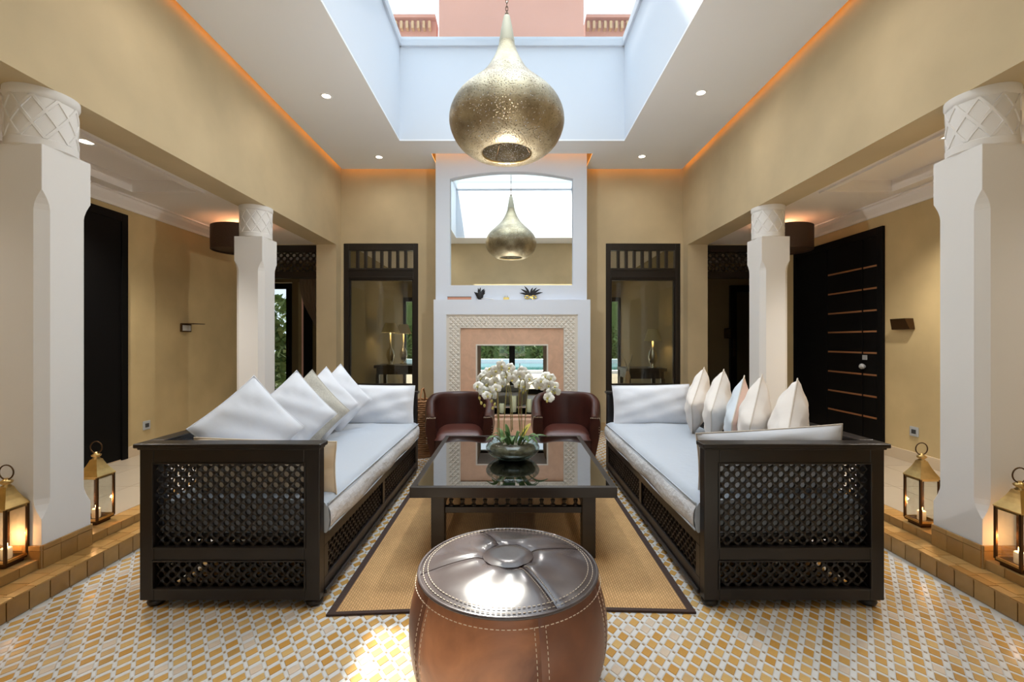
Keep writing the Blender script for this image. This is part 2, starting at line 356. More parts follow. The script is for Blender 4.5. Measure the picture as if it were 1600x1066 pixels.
# aisle floors, outer walls, ceilings
for sx, side in ((-1, 'left'), (1, 'right')):
    X = lambda p, sx=sx: (sx * p[0], p[1], p[2])
    F = sx < 0
    fa = MB(F, X).box(2.62, XO + .15, -3.2, YB + .16, -.1, AF - .004)
    fo = struct('floor_%s_aisle' % side, fa, M['stepgrout'])
    slab = MB(F, X).box(.002, .398, .002, .598, 0, .006).mesh('tile', M['marble'])
    for i in range(3):
        for k in range(9):
            put(slab, 'tile', fo, (sx * (2.622 + i * .40), 1.2 + k * .6, AF - .006))
    struct('wall_%s_aisle' % side, MB(F, X).box(XO, XO + .15, -3.2, YB + .16, -.1, 3.0), M['plaster_dark'])
    # soffit with a stepped tray
    c = MB(F, X); tx0, tx1, ty0, ty1 = 2.93, 3.52, 1.0, 4.22
    c.box(2.60, tx0, -3.2, YB, ZA, ZA + .2).box(tx1, XO + .1, -3.2, YB, ZA, ZA + .2).box(tx0, tx1, -3.2, ty0, ZA, ZA + .2).box(tx0, tx1, ty1, YB, ZA, ZA + .2)
    c.box(tx0, tx1, ty0, ty1, ZA + .09, ZA + .2)
    struct('ceiling_%s_aisle' % side, c, M['aisle_ceil'])
    t = MB(F, X)
    t.loft([[(XO, y, 2.585), (XO - .02, y, 2.585), (XO - .03, y, 2.61), (XO - .075, y, 2.655), (XO - .085, y, 2.68), (XO - .11, y, 2.685), (XO - .11, y, ZA), (XO, y, ZA)] for y in (-3.2, YB)])
    for a, b, cc, d in ((tx0 - .05, tx0, ty0 - .05, ty1 + .05), (tx1, tx1 + .05, ty0 - .05, ty1 + .05), (tx0, tx1, ty0 - .05, ty0), (tx0, tx1, ty1, ty1 + .05)):
        t.box(a, b, cc, d, ZA - .018, ZA + .002)
    struct('trim_%d' % (3 if sx < 0 else 4), t, M['aisle_ceil'])
    struct('baseboard_%s' % side, MB(F, X).box(XO - .015, XO, -3.2, YB, AF, AF + .107), M['baseb'], bevel=.003)
    # beam wall over the columns, pier at the far end
    b = MB(F, X).box(XW, XW + .28, YF - .3, YB, ZB, 4.1).box(XW, XW + .28, 6.42, YB, AF - .02, ZB)
    struct('wall_%s' % side, b, M['plaster'])
    # little trim under the pier
    struct('baseboard_%s_pier' % side, MB(F, X).box(XW - .012, XW + .29, 6.41, YB, AF - .05, AF + .11), M['baseb'], bevel=.003)
# rear beam, rear hall
struct('wall_front', MB().box(-XW, XW, YF - .3, YF, ZB, 4.1), M['plaster'])
struct('ceiling_rear_hall', MB().box(-2.60, 2.60, -3.2, YF - .3, ZA + .04, ZA + .2), M['aisle_ceil'])
rw = MB().box(-3.9, -1.2, -3.4, -3.2, -.1, 2.95).box(1.2, 3.9, -3.4, -3.2, -.1, 2.95).box(-1.2, 1.2, -3.4, -3.2, 2.45, 2.95).box(-1.2, 1.2, -3.4, -3.2, -.1, .25)
struct('wall_rear', rw, M['plaster'])
wr = MB()
for x in (-1.2, -.04, 1.12): wr.box(x, x + .08, -3.33, -3.25, .25, 2.45)
wr.box(-1.2, 1.2, -3.33, -3.25, .25, .33).box(-1.2, 1.2, -3.33, -3.25, 2.37, 2.45)
o = struct('window_5', wr, M['ebony']); MB().box(-1.12, 1.12, -3.30, -3.29, .33, 2.37).build('pane', M['clear'], o)  # unseen window, added behind the camera to let in fill light
# back wall with two windows, aisle doorways and the see-through fireplace
wx0, wx1, wz0, wz1 = 1.36, 2.445, .55, 2.716
FW, FZ0, FZ1 = .465, .33, 1.245
FP0 = 5.98
bw = MB()
for sx in (-1, 1):
    X = (lambda p, sx=sx: (sx * p[0], p[1], p[2])); q = MB(sx < 0, X)
    q.box(.60, wx0, YB, YB + .16, -.1, 4.1).box(wx1, XW + .28, YB, YB + .16, -.1, 4.1).box(wx0, wx1, YB, YB + .16, -.1, wz0).box(wx0, wx1, YB, YB + .16, wz1, 4.1)
    q.box(XW + .28, XO, YB, YB + .16, 2.69, 4.1)
    bw.add(q.v, q.f)
bw.box(-.60, .60, YB, YB + .16, FZ1 + .05, 4.1).box(-.60, .60, YB, YB + .16, -.1, FZ0 - .02)
struct('wall_back', bw, M['plaster'])
for sx in (-1, 1):
    pass
struct('baseboard_back', MB().box(-wx1 - .03, -1.045, YB - .014, YB, 0, .12).box(1.045, wx1 + .03, YB - .014, YB, 0, .12), M['stepgrout'], bevel=.003)
# main ceiling slab with skylight opening, thin lip with led cove
sx0, sx1, sy0, sy1 = -1.375, 1.375, 1.48, 5.57
c = MB(); CE = 2.42; CB = 6.48; CF = .83; bx = 1.055; CBX = 5.945
def slab(x0, x1, y0, y1): c.box(x0, x1, y0, y1, ZC, ZC + .02)
slab(-CE, sx0, CF, CBX); slab(sx1, CE, CF, CBX); slab(sx0, sx1, CF, sy0); slab(sx0, sx1, sy1, CBX); slab(-CE, -bx, CBX, CB); slab(bx, CE, CBX, CB)
struct('ceiling', c, M['white'])
rf = MB()
rf.box(-2.9, sx0 - .08, .4, 6.8, 4.02, 4.16).box(sx1 + .08, 2.9, .4, 6.8, 4.02, 4.16).box(sx0 - .08, sx1 + .08, .4, sy0 - .08, 4.02, 4.16).box(sx0 - .08, sx1 + .08, sy1 + .08, 6.8, 4.02, 4.16)
struct('roof', rf, M['white'])
ZT = 4.96
wl = MB().box(sx0 - .10, sx0, sy0 - .1, sy1 + .1, ZC + .02, ZT).box(sx1, sx1 + .10, sy0 - .1, sy1 + .1, ZC + .02, ZT).box(sx0, sx1, sy0 - .1, sy0, ZC + .02, ZT).box(sx0, sx1, sy1, sy1 + .1, ZC + .02, ZT)
struct('wall_skylight', wl, M['well'])
fr = MB()
for a, b, cc, d in ((sx0 - .1, sx0 + .028, sy0 - .1, sy1 + .1), (sx1 - .028, sx1 + .1, sy0 - .1, sy1 + .1), (sx0, sx1, sy0 - .1, sy0 + .028), (sx0, sx1, sy1 - .028, sy1 + .1)): fr.box(a, b, cc, d, ZT - .06, ZT + .05)
fr.box(sx0, sx1, 3.76, 3.80, ZT - .02, ZT + .05)
o = struct('window_3', fr, M['well'], bevel=.006); MB().box(sx0 + .02, sx1 - .02, sy0 + .02, sy1 - .02, ZT + .012, ZT + .02).build('pane', M['clear'], o)
# led cove strips
cove = 0
def led(x0, x1, y0, y1, where):
    o = MB().box(x0, x1, y0, y1, ZC + .021, ZC + .032).build('led_strip', M['led']); tag(o, 'amber led strip glowing in the ceiling cove ' + where, 'light strip', 'cove lighting')
led(-CE + .004, -CE + .016, CF, CB, 'along the left beam'); led(CE - .016, CE - .004, CF, CB, 'along the right beam')
led(-CE, -bx - .02, CB - .016, CB - .004, 'over the left window'); led(bx + .02, CE, CB - .016, CB - .004, 'over the right window')
led(-bx, bx, CBX - .016, CBX - .004, 'in front of the chimney breast')
led(-bx - .016, -bx - .004, CBX, CB, 'left of the chimney breast'); led(bx + .004, bx + .016, CBX, CB, 'right of the chimney breast')

# ------------------------------------------------------------------ columns
def column(sx, y0, label):
    cx, cy, h = sx * (XW + .14), y0 + .14, .14
    t = thing('column', label, 'column', (cx, cy, 0), 0, 'white columns of the side aisles')
    tag(t, kind='structure')
    rings = []
    zs = [(.222, 0), (.36, 0), (.375, .25), (.40, .6), (.43, .88), (.46, 1), (2.0, 1), (2.03, .88), (2.06, .6), (2.085, .25), (2.10, 0), (2.341, 0)]
    for z, k in zs:
        ch = .002 + .042 * k; hh = h - .010 * k * 0
        p = [(hh - ch, -hh), (hh, -hh + ch), (hh, hh - ch), (hh - ch, hh), (-hh + ch, hh), (-hh, hh - ch), (-hh, -hh + ch), (-hh + ch, -hh)]
        rings.append([(x, y, z) for x, y in p])
    MB().loft(rings).build('shaft', M['column'], t)
    pl = MB().box(-.143, .143, -.143, .143, .1, .218).build('plinth', M['stepgrout'], t)
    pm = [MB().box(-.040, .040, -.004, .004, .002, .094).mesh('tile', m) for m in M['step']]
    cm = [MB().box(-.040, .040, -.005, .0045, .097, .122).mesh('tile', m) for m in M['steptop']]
    for k in range(4):
        a = k * math.pi / 2
        for q in range(3 if True else 0):
            u = -.094 + q * .094
            for me in (pm[R.randrange(4)], cm[R.randrange(4)]):
                put(me, 'tile', pl, (u * math.cos(a) + .146 * math.sin(a), u * math.sin(a) - .146 * math.cos(a), .1), (0, 0, a), (1.15, 1, 1))
    cap = MB().lathe([(.138, 2.335), (.150, 2.345), (.150, 2.385), (.145, 2.39), (.145, 2.61), (.150, 2.615), (.156, 2.63), (.156, ZB)], 40)
    co = cap.build('capital', M['column'], t, smooth=True, auto=35)
    bands = MB(); nb = 9; z0, z1 = 2.388, 2.612
    for d in (1, -1):
        for k in range(nb):
            vs = []; fs = []; n = 10
            for i in range(n + 1):
                f = i / n; z = z0 + (z1 - z0) * f; a = 2 * math.pi * (k / nb) + d * f * 2 * math.pi / nb * 1.5
                for da, rr in ((-.075, .143), (-.055, .1505), (.055, .1505), (.075, .143)): vs.append((rr * math.cos(a + da), rr * math.sin(a + da), z))
                if i:
                    for j in range(3): q = (i - 1) * 4 + j; fs.append((q, q + 1, q + 5, q + 4))
            bands.add(vs, fs)
    tag(bands.build('lattice_bands', M['column'], co), kind='stuff')
column(-1, 2.40, 'near white column at the left frame edge, square with chamfered corners')
column(1, 2.40, 'near white column at the right frame edge, beside two brass lanterns')
column(-1, 4.52, 'far left white column standing in front of the lattice transom and brown drum lamp')
column(1, 4.52, 'far right white column beside the dark door with copper strips')

# ------------------------------------------------------------------ windows and aisle openings
def window(sx, idx):
    X = lambda p: (sx * p[0], p[1], p[2]); F = sx < 0
    y0, y1 = YB + .01, YB + .09
    f = MB(F, X); fw = .075
    f.box(wx0, wx0 + fw, y0, y1, wz0, wz1).box(wx1 - fw, wx1, y0, y1, wz0, wz1).box(wx0 + fw, wx1 - fw, y0, y1, wz1 - .10, wz1).box(wx0 + fw, wx1 - fw, y0, y1, wz0, wz0 + .11).box(wx0 + fw, wx1 - fw, y0, y1, 2.20, 2.36)
    f.box(wx0 + fw, wx1 - fw, y0 - .012, y0, 2.325, 2.35).box(wx0 + fw, wx1 - fw, y0 - .012, y0, 2.215, 2.235)
    o = struct('window_%d' % idx, f, M['ebony'], bevel=.004)
    iw = wx1 - wx0 - 2 * fw
    for k in range(7):
        xc = wx0 + fw + iw * (k + 1) / 8
        MB(F, X).box(xc - .020, xc + .020, y0 + .015, y1 - .01, 2.36, wz1 - .10).build('glazing_bar', M['ebony'], o, bevel=.004)
    for k in range(8):
        xc = wx0 + fw + iw * (k + .5) / 8
        MB(F, X).box(xc - iw / 16 + .012, xc + iw / 16 - .012, y0 + .04, y0 + .046, 2.35, wz1 - .09).build('pane', M['glass'], o)
    MB(F, X).box(wx0 + fw - .01, wx1 - fw + .01, y0 + .04, y0 + .046, wz0 + .10, 2.21).build('pane', M['glass'], o)
    b = MB(F, X)
    for a, bb, cz, d in ((wx0 + fw, wx0 + fw + .02, wz0 + .11, 2.20), (wx1 - fw - .02, wx1 - fw, wz0 + .11, 2.20), (wx0 + fw, wx1 - fw, wz0 + .11, wz0 + .13), (wx0 + fw, wx1 - fw, 2.18, 2.20)): b.box(a, bb, y0 + .02, y0 + .06, cz, d)
    b.build('sash', M['ebony'], o, bevel=.003)
window(-1, 1); window(1, 2)

def lattice(mb, W, Hh, P, pitch=.053, r=.0150, th=.012, bead=.005):
    d = pitch / 2; nx = int(W / pitch) + 2; nz = int(Hh / d) + 2
    px = (W - int(W / pitch) * pitch) / 2
    for j in range(nz):
        for i in range(-1, nx):
            cu = px + i * pitch + (d if j % 2 else 0); cv = j * d
            if cu < -.2 * d or cu > W + .2 * d or cv > Hh + .2 * d: continue
            cl = lambda u, v: (min(max(u, 0), W), min(max(v, 0), Hh))
            outer = []; hole = []
            for k in range(8):
                a = k * math.pi / 4
                if k % 2: ou = (math.copysign(d / 2, math.cos(a)), math.copysign(d / 2, math.sin(a))); e = 0
                else: ou = (d * round(math.cos(a)), d * round(math.sin(a))); e = bead
                outer.append((*cl(cu + ou[0], cv + ou[1]), e)); hole.append((*cl(cu + r * math.cos(a), cv + r * math.sin(a)), 0))
            vs = [P(u, v, th / 2 + e) for u, v, e in outer] + [P(u, v, th / 2) for u, v, e in hole] + [P(u, v, -th / 2 - e) for u, v, e in outer] + [P(u, v, -th / 2) for u, v, e in hole]
            fs = []
            for k in range(8):
                n = (k + 1) % 8
                fs += [(k, n, 8 + n, 8 + k), (16 + n, 16 + k, 24 + k, 24 + n), (8 + k, 8 + n, 24 + n, 24 + k)]
            mb.add(vs, fs)
    return mb

def aisle_screen(sx, idx, label):
    X = lambda p: (sx * p[0], p[1], p[2]); F = sx < 0
    t = thing('transom_screen', label, 'screen', (sx * 3.13, YB, 2.21), 0, 'lattice transoms at the aisle ends')
    x0, x1, z0, z1 = 2.76 - 3.13, XO - 3.13, 0, .48
    f = MB(F, X); f.box(x0, x1, 0, .07, z0, z0 + .10).box(x0, x1, 0, .07, z1 - .10, z1).box(x0, x0 + .08, 0, .07, z0 + .1, z1 - .1).box(x1 - .08, x1, 0, .07, z0 + .1, z1 - .1)
    f.build('frame', M['ebony'], t, bevel=.003)
    lt = MB(F, X); lattice(lt, x1 - x0 - .16, .28, lambda u, v, w: (x0 + .08 + u, .035 + w, z0 + .1 + v), .095, .026, .014, .004)
    lt.build('lattice', M['ebony'], t)
aisle_screen(-1, 1, 'black lattice transom over the left aisle opening beside the curtain')
aisle_screen(1, 2, 'black lattice transom over the right aisle opening past the far column')

# big doors in the aisle walls
def aisle_door(sx, idx, y0, y1, zt, strips):
    X = lambda p: (sx * p[0], p[1], p[2]); F = sx < 0
    d = MB(F, X).box(XO - .03, XO + .001, y0, y0 + .07, AF, zt).box(XO - .03, XO + .001, y1 - .07, y1, AF, zt).box(XO - .03, XO + .001, y0 + .07, y1 - .07, zt - .08, zt)
    o = struct('door_%d' % idx, d, M['door'], bevel=.004)
    if strips:
        spl = 5.43; mid = 4.88
        for a, b in ((spl + .005, y1 - .07), (mid + .004, spl - .005), (y0 + .07, mid - .004)):
            MB(F, X).box(XO - .018, XO, a, b, AF + .01, zt - .08).build('door_leaf', M['door'], o, bevel=.003)
        for z in (2.08, 1.85, 1.62, 1.40, 1.175, .945, .72, .50):
            for a, b in ((mid + .012, spl - .02), (y0 + .078, mid - .012)):
                MB(F, X).box(XO - .024, XO - .016, a, b, z - .009, z + .009).build('copper_strip', M['copper'], o)
        h = MB(F, X).ball((XO - .05, mid - .03, 1.03), .03).box(XO - .05, XO - .018, mid - .04, mid - .02, 1.02, 1.04).box(XO - .024, XO - .017, mid - .06, mid, 1.10, 1.15)
        h.build('door_knob', M['grey'], o, smooth=True, auto=40)
    else:
        mid = (y0 + y1) / 2
        for a, b in ((y0 + .07, mid - .003), (mid + .003, y1 - .07)):
            MB(F, X).box(XO - .018, XO, a, b, AF + .01, zt - .08).build('door_leaf', M['door'], o, bevel=.003)
        MB(F, X).ball((XO - .05, mid - .06, 1.05), .025).box(XO - .05, XO - .018, mid - .07, mid - .05, 1.04, 1.06).build('door_knob', M['grey'], o, smooth=True, auto=40)
aisle_door(1, 1, 4.61, 6.07, 2.47, True)
aisle_door(-1, 2, 2.95, 4.45, 2.53, False)
def sconce(sx, y, z, label):
    X = lambda p: (sx * p[0], p[1], p[2]); F = sx < 0
    t = thing('wall_sconce', label, 'wall light', (sx * XO, y, z))
    if sx > 0:
        s_ = MB(F, X).loft([[(0, -.105, -.05), (0, .105, -.05), (-.05, .105, -.05), (-.05, -.105, -.05)], [(0, -.085, .055), (0, .085, .055), (-.085, .085, .055), (-.085, -.085, .055)]])
        s_.build('shade', M['bronze'], t, bevel=.004); MB(F, X).box(-.002, .0, -.05, .05, -.03, .03).build('back_plate', M['bronze'], t)
    else:
        MB(F, X).box(-.02, 0, -.09, .07, -.045, .045).build('frame', M['bronze'], t, bevel=.003)
        MB(F, X).box(-.023, -.019, -.075, .055, -.032, .032).build('card', M['label_white'], t)
        MB(F, X).box(-.16, 0, -.085, .10, .045, .053).build('flap', M['bronze'], t, bevel=.002)
sconce(-1, 5.27, 1.45, 'small dark framed white panel with a flap, on left aisle wall')
sconce(1, 4.37, 1.46, 'small bronze trapezoid wall light on the right aisle wall')
def socket(sx, y, z, label):
    X = lambda p: (sx * p[0], p[1], p[2]); F = sx < 0
    t = thing('wall_socket', label, 'socket', (sx * XO, y, z), 0, 'wall sockets')
    MB(F, X).box(-.012, 0, -.045, .045, -.045, .045).build('plate', M['grey'], t, bevel=.004)
    MB(F, X).box(-.014, -.011, -.024, .024, -.02, .02).build('outlet', M['socket'], t, bevel=.002)
socket(-1, 4.70, .43, 'grey socket low on the left aisle wall beyond the black door')
socket(1, 4.27, .45, 'grey socket low on the right aisle wall below the bronze light')

# downlights
def downlight(x, y, z, label, r=.045):
    t = thing('downlight', label, 'downlight', (x, y, z), 0, 'recessed ceiling spots')
    MB().lathe([(r * 1.35, -.001), (r * 1.30, -.006), (r * .95, -.004), (r * .9, -.001)], 20, cap0=False, cap1=False).build('trim_ring', M['white'], t, smooth=True)
    MB().lathe([(r * .9, -.0015), (r * .5, -.003), (.001, -.0035)], 16).build('lamp', M['lampdisc'], t, smooth=True)
downlight(-1.856, 4.55, ZC, 'lit ceiling spot left of the skylight, nearer of the two left')
downlight(1.863, 4.49, ZC, 'lit ceiling spot right of the skylight, nearer of the two right')
downlight(-1.77, 6.06, ZC, 'lit ceiling spot near the chimney breast, left of the brass pendant')
downlight(1.725, 6.04, ZC, 'lit ceiling spot near the chimney breast, right of the brass pendant')
downlight(-3.32, 3.45, ZA, 'lit spot in the left aisle ceiling beside the near column', .05) if False else None
downlight(-3.18, 3.40, ZA + .09, 'lit spot in the left aisle ceiling beside the near column', .05)
downlight(3.15, 3.30, ZA + .09, 'lit spot in the right aisle ceiling beside the near column', .05)

# drum lamps in the aisles
def drum(sx, label):
    t = thing('drum_pendant', label, 'ceiling lamp', (sx * 3.2, 5.35, 2.35), 0, 'brown drum lamps in the aisles')
    MB().lathe([(.285, 0), (.295, .005), (.295, .275), (.285, .28), (.283, .275), (.283, .005)], 36, cap0=False, cap1=False).build('shade', M['drum'], t, smooth=True, auto=40)
    MB().lathe([(.28, .02), (.28, .03)], 36).build('diffuser', M['drum'], t)
    rd = MB().tube([(0, 0, .03), (0, 0, .345)], .008)
    for a in (0, 2.09, 4.19): rd.tube([(.283 * math.cos(a), .283 * math.sin(a), .27), (0, 0, .30)], .004, 6)
    rd.build('rod', M['bronze'], t)
    MB().ball((0, 0, .16), .04).build('bulb', material('warm bulb', (1, .6, .3), emit=(1, .45, .2), estr=30), t)
    light('drum_glow', 'POINT', (sx * 3.2, 5.35, 2.55), 5, (1, .45, .22), shadow_soft_size=.05)
drum(-1, 'brown drum lamp hanging in the left aisle behind the far column')
drum(1, 'brown drum lamp hanging in the right aisle behind the far column')

# ------------------------------------------------------------------ fireplace
fp = thing('fireplace', 'white chimney breast with carved border, pink stone surround and see-through hearth', 'fireplace', (0, FP0, 0))
tag(fp, kind='structure')
def L(y): return y - FP0
up0 = 6.08
# upper breast around an arched recess
mx0, mx1, mz0, msp, map_ = -.83, .815, 2.045, 3.47, 3.565
u = MB(); ub = L(YB)
u.box(-1.02, mx0, L(up0), ub, 1.845, 4.0).box(mx1, 1.00, L(up0), ub, 1.845, 4.0).box(mx0, mx1, L(up0), ub, 1.845, mz0)
n = 24
vs = []; 
for i in range(n + 1):
    x = mx0 + (mx1 - mx0) * i / n; k = 2 * i / n - 1; z = msp + (map_ - msp) * (1 - k * k)
    vs += [(x, L(up0), z), (x, L(up0), 4.0), (x, L(up0) + .07, z)]
fs = []
for i in range(n): a = 3 * i; fs += [(a, a + 3, a + 4, a + 1), (a, a + 2, a + 5, a + 3)]
u.add(vs, fs); u.box(mx0, mx1, L(up0) + .07, ub, mz0, 4.0)
u.build('chimney_breast', M['breast'], fp)
# lower body with the opening
BW = 1.03
lo = MB()
bx1 = .864
lo.box(-BW, -bx1, 0, L(YB), 0, 1.845).box(bx1, BW, 0, L(YB), 0, 1.845).box(-bx1, bx1, 0, L(YB), 1.649, 1.845)
lo.box(-bx1, -.68, .03, L(YB), 0, 1.649).box(.68, bx1, .03, L(YB), 0, 1.649).box(-.68, .68, .03, L(YB), 1.47, 1.649)
lo.box(-.68, -FW, .045, L(YB), 0, 1.47).box(FW, .68, .045, L(YB), 0, 1.47).box(-FW, FW, .045, L(YB), FZ1, 1.47).box(-FW, FW, .045, L(YB), 0, FZ0)
lo.build('mantel', M['breast'], fp)
pk = MB(); pk.box(-.68, -FW, .03, .046, 0, 1.47).box(FW, .68, .03, .046, 0, 1.47).box(-FW, FW, .03, .046, FZ1, 1.47)
pk.build('stone_surround', M['pink'], fp, bevel=.002)
lp = MB(); lp.box(-FW - .012, -FW + .006, .022, .05, FZ0, FZ1).box(FW - .006, FW + .012, .022, .05, FZ0, FZ1).box(-FW - .012, FW + .012, .022, .05, FZ1 - .006, FZ1 + .012)
lp.build('opening_edge', M['carved'], fp)
MB().box(-FW, FW, -.04, L(YB) + .17, FZ0 - .02, FZ0).box(-.72, .72, -.22, .03, 0.0, .30).build('hearth', M['pink'], fp, bevel=.006)
for x in (-FW - .004, FW - .001): MB().box(x, x + .005, .05, L(YB) + .2, FZ0, FZ1).build('firebox_side', M['curtain'], fp)
cv = MB(); cv.box(-bx1, -.68, .018, .03, 0, 1.649).box(.68, bx1, .018, .03, 0, 1.649).box(-.68, .68, .018, .03, 1.47, 1.649)
cb = cv.build('carved_border', M['carved'], fp)
dm = MB(); p = .062
def diam(x, z, h=.0285):
    dm.add([(x - h, .018, z), (x, .018, z - h), (x + h, .018, z), (x, .018, z + h), (x - h * .45, .009, z), (x, .009, z - h * .45), (x + h * .45, .009, z), (x, .009, z + h * .45)],
           [(0, 1, 5, 4), (1, 2, 6, 5), (2, 3, 7, 6), (3, 0, 4, 7), (4, 5, 6, 7)])
i = 0
nx_ = int(1.66 / p)
for r in range(60):
    z = .05 + r * p / 2
    if z > 1.62: break
    for k in range(-14, 15):
        x = k * p + (p / 2 if r % 2 else 0)
        if abs(x) > .835 or z > 1.62: continue
        if abs(x) > .71 or z > 1.50: dm.add([], []); diam(x, z)
tag(dm.build('carved_diamonds', M['carved'], cb), kind='stuff')
bd = MB()
for a, b, c0, d in ((-bx1, -bx1 + .012, 0, 1.649), (bx1 - .012, bx1, 0, 1.649), (-bx1, bx1, 1.637, 1.649), (-.692, -.68, 0, 1.482), (.68, .692, 0, 1.482), (-.692, .692, 1.47, 1.482)): bd.box(a, b, .008, .02, c0, d)
bd.build('border_fillet', M['carved'], cb)
# mirror
mi = thing('mirror', 'arched frameless mirror set in the white chimney breast', 'mirror', (0, up0 + .055, mz0))
vs = [(mx0 + .002, 0, .002), (mx1 - .002, 0, .002)]; n = 24
for i in range(n + 1):
    x = mx1 - .002 - (mx1 - mx0 - .004) * i / n; k = 1 - 2 * i / n; vs.append((x, 0, msp - mz0 + (map_ - msp) * (1 - k * k) - .002))
N = len(vs)
mm = MB().add(vs + [(x, .008, z) for x, y, z in vs], [tuple(range(N)), tuple(reversed(range(N, 2 * N)))] + [(i, N + i, N + (i + 1) % N, (i + 1) % N) for i in range(N)])
mm.build('mirror_glass', M['mirror'], mi)
mi.rotation_euler = (0, 0, math.radians(-.3))

# ------------------------------------------------------------------ pendant lamp
pz = 2.83
pd = thing('pendant_lamp', 'large onion-shaped pierced brass pendant lamp hanging from the skylight by a chain', 'pendant lamp', (-.043, 3.78, pz))
prof = [(.205, .030), (.222, .018), (.255, .016), (.31, .035), (.38, .085), (.435, .155), (.468, .235), (.475, .30), (.462, .37), (.425, .445), (.37, .51), (.305, .57), (.24, .63), (.185, .69), (.145, .75), (.112, .81), (.086, .87), (.07, .92), (.062, .955)]
def smooth_prof(pr, k=3):
    o_ = []
    for i in range(len(pr) - 1):
        p0 = pr[max(i - 1, 0)]; p1 = pr[i]; p2 = pr[i + 1]; p3 = pr[min(i + 2, len(pr) - 1)]
        for t in [q / k for q in range(k)]:
            o_.append(tuple(.5 * (2 * p1[d] + (p2[d] - p0[d]) * t + (2 * p0[d] - 5 * p1[d] + 4 * p2[d] - p3[d]) * t * t + (3 * p1[d] - p0[d] - 3 * p2[d] + p3[d]) * t ** 3) for d in (0, 1)))
    return o_ + [pr[-1]]
MB().lathe(smooth_prof(prof), 64, cap0=False, cap1=False).build('shade', M['pierced'], pd, smooth=True)
MB().lathe([(.207, .024), (.200, .030), (.200, .036), (.208, .036)], 48, cap0=False, cap1=False).build('rim', M['brass'], pd, smooth=True)
MB().lathe([(.0635, .945), (.064, .96), (.048, 1.06), (.032, 1.14), (.026, 1.165), (.024, 1.17), (.001, 1.172)], 32, cap0=False).build('neck_cap', M['capbrass'], pd, smooth=True, auto=40)
ft = MB().lathe([(.012, 1.17), (.016, 1.175), (.016, 1.19), (.008, 1.195), (.006, 1.215)], 12)
ft.build('finial', M['bronze'], pd, smooth=True)
ch = MB(); z = 1.21; k = 0
while z < ZT - pz + .0:
    pts = []
    for a in range(10):
        t_ = 2 * math.pi * a / 10; x_ = .010 * math.cos(t_); zz = .022 * math.sin(t_)
        pts.append((x_, 0, z + .02 + zz) if k % 2 == 0 else (0, x_, z + .02 + zz))
    ch.tube(pts, .0032, 6, closed=True); z += .034; k += 1
ch.build('chain', M['bronze'], pd, smooth=True)
fx = MB()
for a in range(3): fx.tube([(.19 * math.cos(a * 2.1), .19 * math.sin(a * 2.1), .036), (.05 * math.cos(a * 2.1), .05 * math.sin(a * 2.1), .30), (0, 0, .40)], .004, 6)
fx.tube([(0, 0, .3), (0, 0, 1.0)], .006, 6).ball((0, 0, .26), (.03, .03, .045))
fx.build('bulb_holder', M['bronze'], pd, smooth=True)

